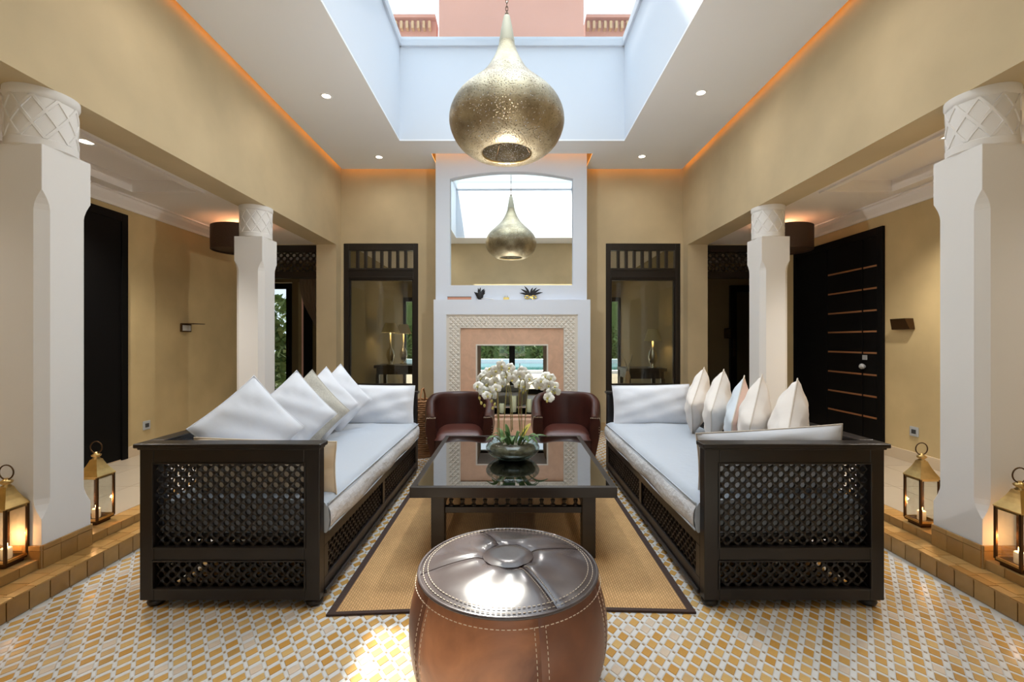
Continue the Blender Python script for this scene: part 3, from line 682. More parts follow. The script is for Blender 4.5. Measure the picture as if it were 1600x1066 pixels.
# ------------------------------------------------------------------ daybeds
def daybed(sx, label):
    cx, cy = 1.365, 3.35
    X = lambda p: (sx * (p[0] - cx), p[1] - cy, p[2]); F = sx < 0
    B = lambda: MB(F, X)
    t = thing('daybed', label, 'sofa', (sx * cx, cy, 0), 0, 'dark lattice daybeds')
    y0, y1, xi, xo = 2.20, 4.50, .93, 1.80
    W = M['ebony']
    for ya, yb in ((y0, y0 + .055), (y1 - .055, y1)):
        e = B(); e.box(xi, xi + .075, ya, yb, .045, .778).box(xo - .068, xo, ya, yb, .045, .778)
        a, b = xi + .075, xo - .068
        e.box(a, b, ya, yb, .045, .105).box(a, b, ya, yb, .232, .304).box(a, b, ya, yb, .704, .778)
        eo = e.build('end_panel', W, t, bevel=.003)
        ym = (ya + yb) / 2
        l2 = B(); lattice(l2, b - a, .127, lambda u, v, w_: (a + u, ym - w_, .105 + v)).build('lower_lattice', W, eo)
        l1 = B(); lattice(l1, b - a, .400, lambda u, v, w_: (a + u, ym - w_, .304 + v)); 
        l1.build('upper_lattice', W, eo)
        bd = B()
        for zz0, zz1 in ((.304, .704), (.105, .232)):
            bd.box(a, b, ya - .006, ya, zz0 - .008, zz0).box(a, b, ya - .006, ya, zz1, zz1 + .008).box(a - .008, a, ya - .006, ya, zz0 - .008, zz1 + .008).box(b, b + .008, ya - .006, ya, zz0 - .008, zz1 + .008)
        bd.build('bead_moulding', W, eo, bevel=.002)
        c = B(); c.box(xi - .012, xo + .018, ya - .022, yb + .018, .784, .806).box(xi - .004, xo + .008, ya - .010, yb + .008, .774, .786)
        c.build('cap_rail', W, eo, bevel=.006, seg=3)
    k = B(); k.box(xo - .05, xo, y0 + .055, y1 - .055, .045, .105).box(xo - .05, xo, y0 + .055, y1 - .055, .232, .304).box(xo - .05, xo, y0 + .055, y1 - .055, .704, .778)
    for yy in (y0 + .055, 2.95, 3.70, y1 - .115): k.box(xo - .05, xo, yy, yy + .06, .045, .778)
    ko = k.build('back_panel', W, t, bevel=.003)
    for ya, yb in ((y0 + .115, 2.95), (3.01, 3.70), (3.76, y1 - .115)):
        lb = B(); lattice(lb, yb - ya, .40, lambda u, v, w_: (xo - .025 + w_, ya + u, .304 + v)); lb.build('lattice', W, ko)
        lb = B(); lattice(lb, yb - ya, .127, lambda u, v, w_: (xo - .025 + w_, ya + u, .105 + v)); lb.build('lattice', W, ko)
    B().box(xo - .062, xo + .018, y0 + .074, y1 - .074, .784, .806).box(xo - .056, xo + .008, y0 + .066, y1 - .066, .774, .786).build('cap_rail', W, ko, bevel=.006, seg=3)
    f = B(); f.box(xi, xi + .045, y0 + .055, y1 - .055, .045, .125).box(xi, xi + .045, y0 + .055, y1 - .055, .285, .348)
    for yy in (y0 + .055, 3.28, y1 - .105): f.box(xi, xi + .045, yy, yy + .05, .125, .285)
    fo = f.build('front_rail', W, t, bevel=.003)
    B().box(xi - .012, xi, y0 + .055, y1 - .055, .048, .070).build('rail_ledge', W, fo, bevel=.003)
    for ya, yb in ((y0 + .105, 3.28), (3.33, y1 - .105)):
        lf = B(); lattice(lf, yb - ya, .16, lambda u, v, w_: (xi + .022 - w_, ya + u, .125 + v)); lf.build('lattice', W, fo)
    B().box(xi + .045, xo - .05, y0 + .055, y1 - .055, .318, .344).build('bed_board', W, t)
    for yy in (y0 + .05, 3.31, y1 - .05):
        for xx in (xi + .045, xo - .045):
            B().lathe([(.022, 0), (.036, .008), (.042, .022), (.036, .036), (.026, .042), (.026, .05)], 16, (xx, yy, 0)).build('bun_foot', W, t, smooth=True)
    # mattress
    mx0_, mx1_, my0, my1 = xi - .018, xo - .056, y0 + .062, y1 - .062
    def prof_ring(y, k):
        zt = .505 + .012 * k
        wv = .006 * math.sin(y * 9)
        sag = .012 * math.sin(y * 3.1)
        return [(mx1_, y, .346), (mx1_, y, zt - .02), (mx1_ - .03, y, zt), ((mx0_ + mx1_) / 2, y, zt + .012), (mx0_ + .05, y, zt + .002), (mx0_ + .018, y, zt - .010), (mx0_ + wv - .004, y, zt - .045), (mx0_ + wv - .010, y, .41), (mx0_ + wv - .004, y, .365), (mx0_ + .012, y, .346)]
    ys = [my0 + (my1 - my0) * i / 40 for i in range(41)]
    mo = B().loft([prof_ring(y, min(1, (y - my0) / .1, (my1 - y) / .1)) for y in ys]).build('mattress', M['linen'], t, smooth=True, auto=50)
    B().grid(lambda u_, v_: (mx0_ - .016 + .006 * math.sin((my0 + (my1 - my0) * u_) * 9) + .014 * abs(2 * v_ - 1) ** 3, my0 + .004 + (my1 - my0 - .008) * u_, .358 + .118 * v_ + .006 * math.sin(u_ * 20) * (1 - v_)), 60, 6).build('side_band', M['linen_side'], mo, smooth=True)
    B().tube([(mx0_ + .002, y, .492) for y in ys], .0045, 6).build('piping', M['linen'], mo, smooth=True)
    B().tube([(mx0_ - .002, y, .358 + .004 * math.sin(y * 6)) for y in ys], .005, 6).build('piping', M['linen'], mo, smooth=True)
    return t
daybed(-1, 'black lattice daybed on the left with white mattress, below the diamond cushions')
daybed(1, 'black lattice daybed on the right with white mattress, near the copper-striped door')

# ------------------------------------------------------------------ cushions
def cushion(label, loc, n, w_, h_, t_, mat, lean=0., roll=0., pipe=None, back=None, group='cushions on the daybeds', seed=0, pinch=.06):
    """local: x = width, z = height, -y = front; n = facing direction (horizontal)"""
    rr = random.Random(seed)
    t = thing('cushion', label, 'cushion', loc, 0, group)
    yaw = math.atan2(n[1], n[0]) + math.pi / 2
    t.rotation_euler = (Matrix.Rotation(yaw, 3, 'Z') @ Matrix.Rotation(-lean, 3, 'X') @ Matrix.Rotation(roll, 3, 'Y')).to_euler()
    ph = [rr.uniform(0, 6) for _ in range(4)]
    def edge(u, v):
        # outline pulled in at the middle of the sides, corners kept sharp
        x = u * (1 - pinch * (1 - v * v)); z = v * (1 - pinch * (1 - u * u)); return x * w_ / 2, z * h_ / 2
    def surf(sgn):
        def fn(a, b):
            u, v = 2 * a - 1, 2 * b - 1; x, z = edge(u, v)
            k = max(0, (1 - u * u)) ** .42 * max(0, (1 - v * v)) ** .42
            wr = .004 * (math.sin(7 * u + 4 * v + ph[0]) + math.sin(9 * v - 5 * u + ph[1])) * min(1, 2 * k)
            rad = .006 * math.sin(16 * math.atan2(v, u) + ph[2]) * (u * u + v * v) * .5 * k
            return (x, -sgn * (k * t_ / 2 + wr + rad), z)
        return fn
    MB().grid(surf(1), 22, 22).build('front_cover', mat, t, smooth=True)
    MB(True).grid(surf(-1), 22, 22).build('back_cover', back or mat, t, smooth=True)
    pts = []
    for q in range(4):
        for i in range(12):
            f = 2 * i / 12 - 1
            u, v = ((f, -1), (1, f), (-f, 1), (-1, -f))[q]; x, z = edge(u, v); pts.append((x, 0, z))
    MB().tube(pts, .0042, 6, closed=True).build('piping', pipe or mat, t, smooth=True)
    return t
D45 = math.pi / 4
nl = (.72, -.69)
sz = .415
def lcush(px, zc, label, mat, seed, pipe=None, dx=0., roll=D45 + .12, n=nl, s=sz, lean=.20, th=.18):
    yp = (1.56 - dx) * 711 / (800 - px); cushion(label, (-1.56 + dx + n[0] * .085, yp + n[1] * .085, zc), n, s, s, th, mat, lean, roll, pipe, group='square cushions on the left daybed', seed=seed)
lcush(384, .80, 'white square cushion nearest the near arm of the left daybed', M['pillow'], 1, s=.43)
lcush(453, .80, 'white square cushion second from the near arm of the left daybed', M['pillow'], 2, s=.425)
lcush(478, .785, 'grey woven square cushion in the middle of the left daybed', M['pillow_grey'], 3, dx=.0, th=.12, s=.43)
lcush(501, .80, 'white square cushion just behind the grey woven one, left daybed', M['pillow'], 4, s=.42)
lcush(524, .80, 'farthest white square cushion on the left daybed, before the long bolster', M['pillow'], 5, s=.43)
nr = (-.85, .53)
def rcush(px, zc, label, mat, seed, back=None, s=.41, n=nr, lean=.16, th=.18, dy=0.):
    yp = (1.60 + dy) * 711 / (px - 800); cushion(label, (1.60 + dy + n[0] * .05, yp + n[1] * .05, zc), n, s, s, th, mat, lean, D45, M['piping'], back, 'square cushions on the right daybed', seed)
rcush(1101, .795, 'cream square cushion farthest along the right daybed, next to the long bolster', M['pillow_cream'], 11)
rcush(1132, .80, 'cream square cushion second from the bolster on the right daybed', M['pillow_cream'], 12)
rcush(1164, .775, 'pale blue satin and blush square cushion on the right daybed', M['satin'], 13, back=M['blush'], th=.14)
rcush(1192, .80, 'cream square cushion just nearer than the pale blue satin one', M['pillow_cream'], 14)
rcush(1247, .79, 'cream square cushion nearest the near arm of the right daybed', M['pillow_cream'], 15, s=.42, th=.2, dy=.05)
cushion('long white bolster cushion against the far end of the left daybed', (-1.30, 4.335, .69), (0, -1), .74, .38, .16, M['pillow'], .10, .02, M['pillow'], group='long bolster cushions', seed=21, pinch=.035)
cushion('long white bolster cushion against the far end of the right daybed', (1.33, 4.335, .69), (0, -1), .74, .38, .16, M['pillow'], .10, -.02, M['pillow'], group='long bolster cushions', seed=22, pinch=.035)
cushion('cream edged bolster behind the near arm of the left daybed', (-1.285, 2.375, .645), (0, 1), .74, .285, .14, M['pillow'], .08, -.03, M['cream'], back=M['cream'], group='long bolster cushions', seed=23, pinch=.03)
cushion('white bolster rising above the near arm of the right daybed', (1.345, 2.375, .675), (0, 1), .76, .34, .14, M['pillow'], .08, .065, M['piping'], group='long bolster cushions', seed=24, pinch=.03)

# ------------------------------------------------------------------ rug
rg = thing('straw_rug', 'woven straw rug with dark brown border under the coffee table', 'rug', (0, 3.4, 0))
def rug_edge(x): return -1.235 + .025 * math.cos(x * 2.2) + .012 * x
def rugf(x0, x1, inset, z):
    def fn(u, v):
        x = x0 + (x1 - x0) * u; y = rug_edge(x) + inset + (1.0 - rug_edge(x) - inset * 2) * v; return (x, y, z + .0015 * math.sin(x * 11) * math.sin(y * 7))
    return fn
MB().grid(rugf(-.845, .845, .02, .010), 24, 36).build('weave', M['rug'], rg)
bd = MB()
for x0, x1 in ((-.875, -.840), (.840, .875)): bd.grid(rugf(x0, x1, .0, .0125), 2, 36)
bd.grid(lambda u, v: (-.875 + 1.75 * u, rug_edge(-.875 + 1.75 * u) - .006 + .022 * v, .013), 30, 1)
bd.grid(lambda u, v: (-.875 + 1.75 * u, 0.985 + .02 * v, .013), 20, 1)
bo = bd.build('border', M['rugedge'], rg)
so = bo.modifiers.new('thick', 'SOLIDIFY'); so.thickness = .010; so.offset = -1

# ------------------------------------------------------------------ coffee table
TZ = .46
ct = thing('coffee_table', 'dark wood coffee table with glass top and spindle gallery, standing on straw rug', 'coffee table', (.008, 3.33, 0))
hw, hl = .597, .72
W = M['tablewood']
tf = MB(); fwid = .038
tf.box(-hw, hw, -hl, -hl + fwid, TZ - .062, TZ).box(-hw, hw, hl - fwid, hl, TZ - .062, TZ).box(-hw, -hw + fwid, -hl + fwid, hl - fwid, TZ - .062, TZ).box(hw - fwid, hw, -hl + fwid, hl - fwid, TZ - .062, TZ)
tf.build('top_frame', W, ct, bevel=.004)
MB().box(-hw + fwid - .002, hw - fwid + .002, -hl + fwid - .002, hl - fwid + .002, TZ - .008, TZ - .001).build('glass_top', M['tableglass'], ct)
MB().box(-hw + .03, hw - .03, -hl + .03, hl - .03, TZ - .058, TZ - .04).build('under_board', M['ebony'], ct)
lt = MB(); lattice(lt, 2 * hw - 2 * fwid, 2 * hl - 2 * fwid, lambda u, v, w_: (-hw + fwid + u, -hl + fwid + v, TZ - .026 + w_), .09, .026, .012, .004)
lt.build('lattice_panel', W, ct)
lx, ly, lw = .447, .60, .040
for a in (-1, 1):
    for b in (-1, 1): MB().box(a * lx - lw, a * lx + lw, b * ly - lw, b * ly + lw, .014, TZ - .060).build('leg', W, ct, bevel=.004)
zr0, zr1 = .275, .312
for b in (-1, 1): MB().box(-lx + lw, lx - lw, b * ly - .02, b * ly + .02, zr0, zr1).build('rail', W, ct, bevel=.003)
for a in (-1, 1): MB().box(a * lx - .02, a * lx + .02, -ly + lw, ly - lw, zr0, zr1).build('rail', W, ct, bevel=.003)
sp = MB().lathe([(.015, 0), (.015, .012), (.008, .016), (.015, .040), (.009, .044), (.009, .048), (.015, .052), (.008, .076), (.015, .080), (.015, .09)], 8).mesh('spindle', W)
for b in (-1, 1):
    for k in range(12): put(sp, 'spindle', ct, (-lx + lw + .034 + k * (2 * lx - 2 * lw - .068) / 11, b * ly, zr1 - .001), (0, 0, 0), (1, 1, .98))
for a in (-1, 1):
    for k in range(14): put(sp, 'spindle', ct, (a * lx, -ly + lw + .04 + k * (2 * ly - 2 * lw - .08) / 13, zr1 - .001), (0, 0, 0), (1, 1, .98))

# ------------------------------------------------------------------ pouf
pf = thing('leather_pouf', 'round stitched brown leather pouf in the foreground on tiled floor', 'pouf', (-.015, 1.75, 0))
rt = .335; zt = .435
sideprof = [(.27, .0), (.305, .012), (.340, .06), (.362, .13), (.372, .21), (.370, .28), (.360, .34), (.347, .39), (rt, zt)]
sp_ = smooth_prof(sideprof, 3)
angs = [math.radians(a) for a in (-73, -20, 38, 95, 152, 215)]
def wob(a, z): return 1 + .006 * math.sin(5 * a + 9 * z) + .004 * math.sin(11 * a - 14 * z) * z
for k in range(6):
    a0, a1 = angs[k], angs[(k + 1) % 6] + (2 * math.pi if k == 5 else 0)
    def fn(u, v):
        a = a0 + (a1 - a0) * u; i = min(len(sp_) - 1, int(round(v * (len(sp_) - 1)))); r, z = sp_[i]
        s_ = min(u, 1 - u) * (a1 - a0); r = r * wob(a, z) - .006 * math.exp(-(s_ / .03) ** 2)
        return (r * math.cos(a), r * math.sin(a), z)
    MB().grid(fn, 22, len(sp_) - 1).build('side_panel', M['otto_a'] if k in (5, 2) else M['otto_b'], pf, smooth=True)
def topz(r, a):
    q = r / rt
    return zt + .050 * (1 - q ** 2.6) - .016 * math.exp(-(q / .28) ** 4) * 0 - .010 * math.exp(-((q - .285) / .05) ** 2) + .004 * math.sin(6 * a + 3 * q) * q * (1 - q) * 4
tops = [math.radians(a) for a in (-60, 26, 112, 190)]
for k in range(4):
    a0, a1 = tops[k], tops[(k + 1) % 4] + (2 * math.pi if k == 3 else 0)
    def fn(u, v):
        a = a0 + (a1 - a0) * u; r = rt * (.285 + .715 * v); s_ = min(u, 1 - u) * (a1 - a0) * r
        return (r * math.cos(a), r * math.sin(a), topz(r, a) - .007 * math.exp(-(s_ / .014) ** 2))
    MB(True).grid(fn, 26, 14).build('top_panel', M['otto_top'], pf, smooth=True)
MB(True).grid(lambda u, v: (rt * .285 * max(v, .001) * math.cos(2 * math.pi * u), rt * .285 * max(v, .001) * math.sin(2 * math.pi * u), topz(rt * .285 * v, 0)), 36, 6).build('top_disc', M['otto_top'], pf, smooth=True)
MB().tube([(rt * 1.004 * math.cos(a), rt * 1.004 * math.sin(a), zt + .002) for a in [2 * math.pi * i / 72 for i in range(72)]], .0065, 8, closed=True).build('piping', M['otto_top'], pf, smooth=True)
sm = MB().tube([(rt * .285 * math.cos(a), rt * .285 * math.sin(a), topz(rt * .285, a) + .0005) for a in [2 * math.pi * i / 48 for i in range(48)]], .0018, 6, closed=True)
for a in tops: sm.tube([(rt * q * math.cos(a), rt * q * math.sin(a), topz(rt * q, a) - .006) for q in [.29 + .70 * i / 14 for i in range(15)]], .0018, 6)
sm.build('seam', M['seam'], pf, smooth=True)
stc = MB()
def stitch(p, q): stc.tube([p, q], .0013, 5)
def ring(r, z, n, f=.6):
    for i in range(n):
        a = 2 * math.pi * i / n; b = a + 2 * math.pi / n * f; stitch((r * math.cos(a), r * math.sin(a), z), (r * math.cos(b), r * math.sin(b), z))
ring(rt * .955, topz(rt * .955, 0) + .0025, 120); ring(rt + .0135, zt - .026, 124); ring(rt * .905, topz(rt * .905, 0) + .0035, 116)
for a in angs:
    for off in (-.016, .022):
        for i in range(26):
            f0 = .03 + .9 * i / 26; f1 = f0 + .9 / 26 * .55; pq = []
            for f in (f0, f1):
                j = f * (len(sp_) - 1); r, z = sp_[int(j)]; r2, z2 = sp_[min(int(j) + 1, len(sp_) - 1)]; g = j - int(j); r = r + (r2 - r) * g; z = z + (z2 - z) * g
                aa = a + off / r; rr_ = r * wob(aa, z) + .0002; pq.append((rr_ * math.cos(aa), rr_ * math.sin(aa), z))
            stitch(*pq)
for a in tops[:1]:
    for off in (-.011, .011):
        for i in range(26):
            q = .31 + .6 * i / 26; q2 = q + .6 / 26 * .55; pq = []
            for qq in (q, q2): aa = a + off / (rt * qq); pq.append((rt * qq * math.cos(aa), rt * qq * math.sin(aa), topz(rt * qq, aa) - .0025))
            stitch(*pq)
tag(stc.build('stitching', M['thread'], pf), kind='stuff')

# ------------------------------------------------------------------ tub chairs
def tub_chair(loc, rz, label):
    t = thing('tub_chair', label, 'armchair', loc, rz, 'brown leather tub chairs')
    path = []
    for i in range(7): f = i / 6; path.append((-.275 - .035 * f, -.33 + .33 * f))
    for i in range(1, 24): a = math.pi - math.pi * i / 24; path.append((.31 * math.cos(a), .31 * math.sin(a)))
    for i in range(7): f = 1 - i / 6; path.append((.275 + .035 * f, -.33 + .33 * f))
    rings = []; o = .040
    for i, (x, y) in enumerate(path):
        a = path[max(0, i - 1)]; b = path[min(len(path) - 1, i + 1)]; dx, dy = b[0] - a[0], b[1] - a[1]; l = math.hypot(dx, dy); nx, ny = -dy / l, dx / l   # left normal = outward
        h = .565 + .175 * sstep(-.30, .22, y); ox, oy = nx * o, ny * o
        def pt(k, z):
            tp = .86 + .14 * sstep(.10, .50, z); bul = 1 + .05 * math.sin(math.pi * min(1, max(0, (z - .1) / (h - .1))))
            return ((x + nx * o * k) * tp * (bul if k > 0 else 1), (y + ny * o * k) * tp * (bul if k > 0 else 1), z)
        rings.append([pt(1, .10), pt(1.05, .25), pt(1.1, .42), pt(1.1, h - .05), pt(1, h - .02), pt(.6, h - .003), pt(0, h), pt(-.6, h - .003), pt(-1, h - .02), pt(-1, h - .06), pt(-1, .30), pt(-1, .10)])
    so = MB().loft(rings).build('shell', M['leather'], t, smooth=True, auto=60)
    nh = MB()
    for s_ in (-1, 1):
        for i in range(6): nh.ball((s_ * (.238 + .078 * i / 5), -.335, .548), (.006, .004, .006), 6, 4)
        for i in range(10): nh.ball((s_ * .318, -.333, .54 - i * .026), (.005, .004, .005), 6, 4)
    tag(nh.build('nailheads', M['nail'], so, smooth=True), kind='stuff')
    def seat(u, v):
        x = -.245 + .49 * u; y = -.335 + .56 * v; e = max(0, (1 - (2 * u - 1) ** 6) * (1 - (2 * v - 1) ** 6)); return (x * (1 if v < .5 else 1 - .35 * (v - .5) ** 1.5 * 2), y, .33 + .075 * e ** .5 + .015 * (1 - (2 * u - 1) ** 2) * (1 - (2 * v - 1) ** 2))
    MB().grid(seat, 18, 18).build('seat_cushion', M['seat_leather'], t, smooth=True)
    MB().box(-.245, .245, -.315, .20, .12, .335).build('seat_base', M['leather'], t, bevel=.01)
    for x in (-.2, .2):
        for y in (-.26, .2): MB().lathe([(.018, 0), (.026, .12)], 10, (x, y, 0)).build('leg', M['ebony'], t, smooth=True)
    return t
tub_chair((-.545, 4.78, .0), .10, 'brown leather tub chair on the left, beside the wicker basket')
tub_chair((.565, 4.78, .0), -.10, 'brown leather tub chair on the right of the glass orchid bowl')

# ------------------------------------------------------------------ orchids in a glass bowl
OY = 3.26
ob = thing('potted_orchid', 'white orchids in a round glass bowl on the coffee table', 'plant', (.005, OY, TZ))
def lp_(px, py, dy=0.): y = OY + dy; return ((px - 800) * y / 711 - .005, dy, 1.3 - (py - 533) * y / 711 - TZ)
bp = smooth_prof([(.06, .002), (.12, .010), (.165, .035), (.190, .068), (.188, .095), (.165, .118), (.150, .124)], 3)
MB().lathe(bp, 40, cap0=True, cap1=False).build('bowl', M['bowlglass'], ob, smooth=True)
MB().lathe([(r - .006, z) for r, z in reversed(bp)][4:-1] , 40, cap0=False, cap1=True).build('bowl_lining', M['bowlglass'], ob, smooth=True)
MB().lathe([(.001, .016), (.10, .018), (.145, .04), (.165, .07), (.158, .088), (.11, .102), (.05, .108), (.001, .108)], 24, cap0=False, cap1=False).build('moss', M['moss'], ob, smooth=True)
MB().tube([(.150 * math.cos(2 * math.pi * i / 40), .150 * math.sin(2 * math.pi * i / 40), .124) for i in range(40)], .003, 6, closed=True).build('bowl_rim', M['bowlglass'], ob, smooth=True)
def leaf(base, tip, width, droop, name='leaf', mat='leaf'):
    b = Vector(base); t_ = Vector(tip); d = t_ - b; side = d.cross(Vector((0, 0, 1))); side = side.normalized() if side.length > .01 else Vector((1, 0, 0))
    def fn(u, v):
        p = b + d * v + Vector((0, 0, 1)) * droop * math.sin(math.pi * v * .9); w_ = width * (math.sin(math.pi * min(1, v * .93 + .05)) ** .75)
        k = 2 * u - 1; return tuple(p + side * w_ * k + Vector((0, 0, 1)) * abs(k) * w_ * .28)
    o = MB().grid(fn, 4, 9).build(name, M[mat], ob, smooth=True)
    s_ = o.modifiers.new('thick', 'SOLIDIFY'); s_.thickness = .002
    return o
yl = material('yellow leaf', (.55, .45, .08), .45); M['yleaf'] = yl
B0 = .105
for (px, py, dy, w_, dr, mt) in ((760, 692, -.06, .026, .05, 'leaf'), (768, 684, .04, .022, .05, 'leaf'), (783, 694, -.13, .024, .05, 'leaf'), (790, 664, .05, .020, .02, 'leaf'), (789, 676, -.05, .022, .03, 'leaf'), (800, 695, -.14, .022, .06, 'leaf'),
                             (813, 680, .03, .020, .05, 'leaf'), (824, 668, -.03, .026, .01, 'leaf'), (826, 695, -.13, .026, .06, 'leaf'), (843, 690, -.05, .026, .06, 'leaf'), (856, 685, .02, .020, .04, 'leaf'), (829, 663, .10, .026, .02, 'yleaf'), (775, 671, .10, .022, .03, 'leaf'), (840, 697, -.10, .022, .06, 'leaf')):
    tip = lp_(px, py, dy); bx_ = max(-.09, min(.09, tip[0] * .35)); leaf((bx_, dy * .3, B0 - .01), tip, w_, dr, mat=mt)
def fl_mesh():
    pet = MB(); 
    for a, ln, wd in ((90, .034, .017), (210, .030, .013), (330, .030, .013), (162, .036, .022), (18, .036, .022)):
        a = math.radians(a); c_, s_ = math.cos(a), math.sin(a)
        def fn(u, v):
            k = 2 * u - 1; w_ = wd * math.sin(math.pi * min(1, v * .86 + .10)) ** .7; r = ln * v + .002
            return (r * c_ - k * w_ * s_, -.010 * math.sin(math.pi * v) + .006 * k * k, r * s_ + k * w_ * c_)
        pet.grid(fn, 4, 5)
    lip = MB(); lip.ball((0, -.010, -.006), (.007, .010, .008), 8, 5)
    pm = pet.mesh('flower', M['petal']); lm = lip.mesh('lip', M['lip'])
    for me in (pm, lm): me.polygons.foreach_set('use_smooth', [True] * len(me.polygons))
    return pm, lm
pm, lm = fl_mesh()
FL = [(763, 582), (752, 591), (747, 604), (760, 600), (772, 597), (768, 586), (775, 579), (765, 611), (775, 608), (784, 602), (761, 619), (770, 617), (756, 612),
      (785, 576), (793, 580), (790, 588), (798, 585), (800, 593), (806, 596), (810, 602), (783, 571), (797, 575), (786, 597),
      (816, 580), (822, 586), (826, 592), (818, 591), (820, 603), (812, 587),
      (839, 601), (846, 596), (853, 589), (861, 591), (857, 602), (866, 604), (862, 612), (868, 612), (857, 622), (843, 604)]
for px, py in FL:
    p = lp_(px, py, R.uniform(-.09, .09)); sc = R.uniform(.95, 1.25)
    f = put(pm, 'flower', ob, p, (R.uniform(-.5, .4), R.uniform(-.5, .5), R.uniform(-.7, .7)), (sc, sc, sc)); put(lm, 'lip', f)
bud = MB().ball((0, 0, 0), (.009, .009, .013), 8, 6).mesh('bud', M['lip'])
for px, py in ((749, 622), (752, 630), (757, 634), (768, 627), (773, 632), (770, 638), (812, 611), (818, 614), (821, 609), (855, 627), (862, 624), (765, 577)):
    put(bud, 'bud', ob, lp_(px, py, R.uniform(-.05, .05)), (R.uniform(-.4, .4), R.uniform(-.4, .4), 0))
def stem(pts, r=.0035, mat='stem', name='stem'):
    P_ = [Vector(lp_(*p)) for p in pts]; o_ = []
    for i in range(len(P_) - 1):
        p0 = P_[max(0, i - 1)]; p1 = P_[i]; p2 = P_[i + 1]; p3 = P_[min(len(P_) - 1, i + 2)]
        for q in range(5):
            t_ = q / 5; o_.append(.5 * (2 * p1 + (p2 - p0) * t_ + (2 * p0 - 5 * p1 + 4 * p2 - p3) * t_ ** 2 + (3 * p1 - p0 - 3 * p2 + p3) * t_ ** 3))
    MB().tube(o_ + [P_[-1]], r, 6).build(name, M[mat], ob, smooth=True)
for pts in ([(779, 688, -.05), (778, 640, -.04), (777, 600, -.02), (768, 585, 0), (752, 592, 0), (748, 615, 0), (752, 632, 0)],
            [(781, 690, .0), (779, 640, 0), (776, 605, 0), (768, 595, .02), (760, 610, .03), (768, 630, .03)],
            [(786, 690, -.06), (789, 640, -.06), (792, 595, -.05), (788, 577, -.04), (776, 577, -.03), (765, 584, -.02)],
            [(799, 675, .04), (797, 630, .04), (794, 595, .03), (800, 585, .02), (806, 598, .02), (812, 611, .02)],
            [(801, 672, .0), (799, 620, 0), (793, 588, 0), (785, 576, 0)],
            [(814, 690, -.04), (810, 640, -.04), (812, 600, -.04), (818, 588, -.03), (821, 605, -.02), (818, 616, -.02)],
            [(816, 688, .03), (815, 640, .03), (818, 605, .03), (832, 594, .02), (850, 590, .02), (862, 600, .02), (862, 624, .02)],
            [(818, 690, .0), (822, 640, 0), (826, 605, 0), (838, 598, 0), (855, 600, 0), (866, 612, 0)]): stem(pts)
stem([(777, 690, .02), (777, 566, .02)], .0025, 'stick', 'support_stick'); stem([(813, 690, .02), (812, 568, .02)], .0025, 'stick', 'support_stick')

# ------------------------------------------------------------------ lanterns
def lantern(x, y, z, label, s=.115, lit=1.):
    t = thing('lantern', label, 'lantern', (x, y, z), 0, 'brass candle lanterns'); h = s / 2
    b = MB().loft([[(a * k, c * k, zz) for a, c in ((-h, -h), (h, -h), (h, h), (-h, h))] for k, zz in ((.82, 0), (.82, .012), (1.04, .018), (1.04, .028), (1, .03))]); b.build('base', M['bronze'], t)
    for a in (-1, 1):
        for c in (-1, 1): MB().box(a * h - .006, a * h + .006, c * h - .006, c * h + .006, .028, .30).build('post', M['bronze'], t, bevel=.0015)
    for zz in (.028, .288):
        tr = MB().box(-h, h, -h - .005, -h + .005, zz, zz + .012).box(-h, h, h - .005, h + .005, zz, zz + .012).box(-h - .005, -h + .005, -h, h, zz, zz + .012).box(h - .005, h + .005, -h, h, zz, zz + .012)
        tr.build('frame', M['brass'], t)
    for q, (a, b_, c, d) in enumerate(((-h, h, -h, -h), (-h, h, h, h), (-h, -h, -h, h), (h, h, -h, h))):
        MB().box(a - .001, b_ + .001, c - .001, d + .001, .04, .288).build('pane', M['clear'], t)
    rp = [(1.12, .298), (1.14, .304), (1.0, .318), (.80, .338), (.60, .362), (.45, .384), (.36, .400), (.30, .402)]
    MB().loft([[(a * k, c * k, zz) for a, c in ((-h, -h), (h, -h), (h, h), (-h, h))] for k, zz in rp]).build('roof', M['brass'], t)
    MB().lathe([(.020, .398), (.022, .405), (.013, .412), (.024, .420), (.027, .428), (.014, .438), (.006, .446)], 16).build('finial', M['brass'], t, smooth=True)
    MB().tube([(.037 * math.sin(a), .0, .475 - .037 * math.cos(a)) for a in [2 * math.pi * i / 24 for i in range(24)]], .0035, 6, closed=True).build('ring_handle', M['bronze'], t, smooth=True)
    MB().lathe([(.020, .03), (.022, .034), (.022, .085), (.018, .088), (.001, .086)], 16).build('candle', M['wax'], t, smooth=True)
    MB().lathe([(.002, .088), (.006, .098), (.005, .108), (.0008, .122)], 8).build('flame', M['flame'], t, smooth=True)
    light('candle_glow', 'POINT', (x, y, z + .125), .8 * lit, (1, .5, .2), shadow_soft_size=.012)
lantern(-2.60, 2.34, AF, 'near left brass candle lantern in front of the near left column', .105)
lantern(-2.64, 2.89, AF, 'brass candle lantern just behind the near left column', .118)
lantern(2.555, 2.29, AF, 'near right brass candle lantern in front of the near right column', .118)
lantern(2.565, 2.85, AF, 'brass candle lantern just behind the near right column', .112)

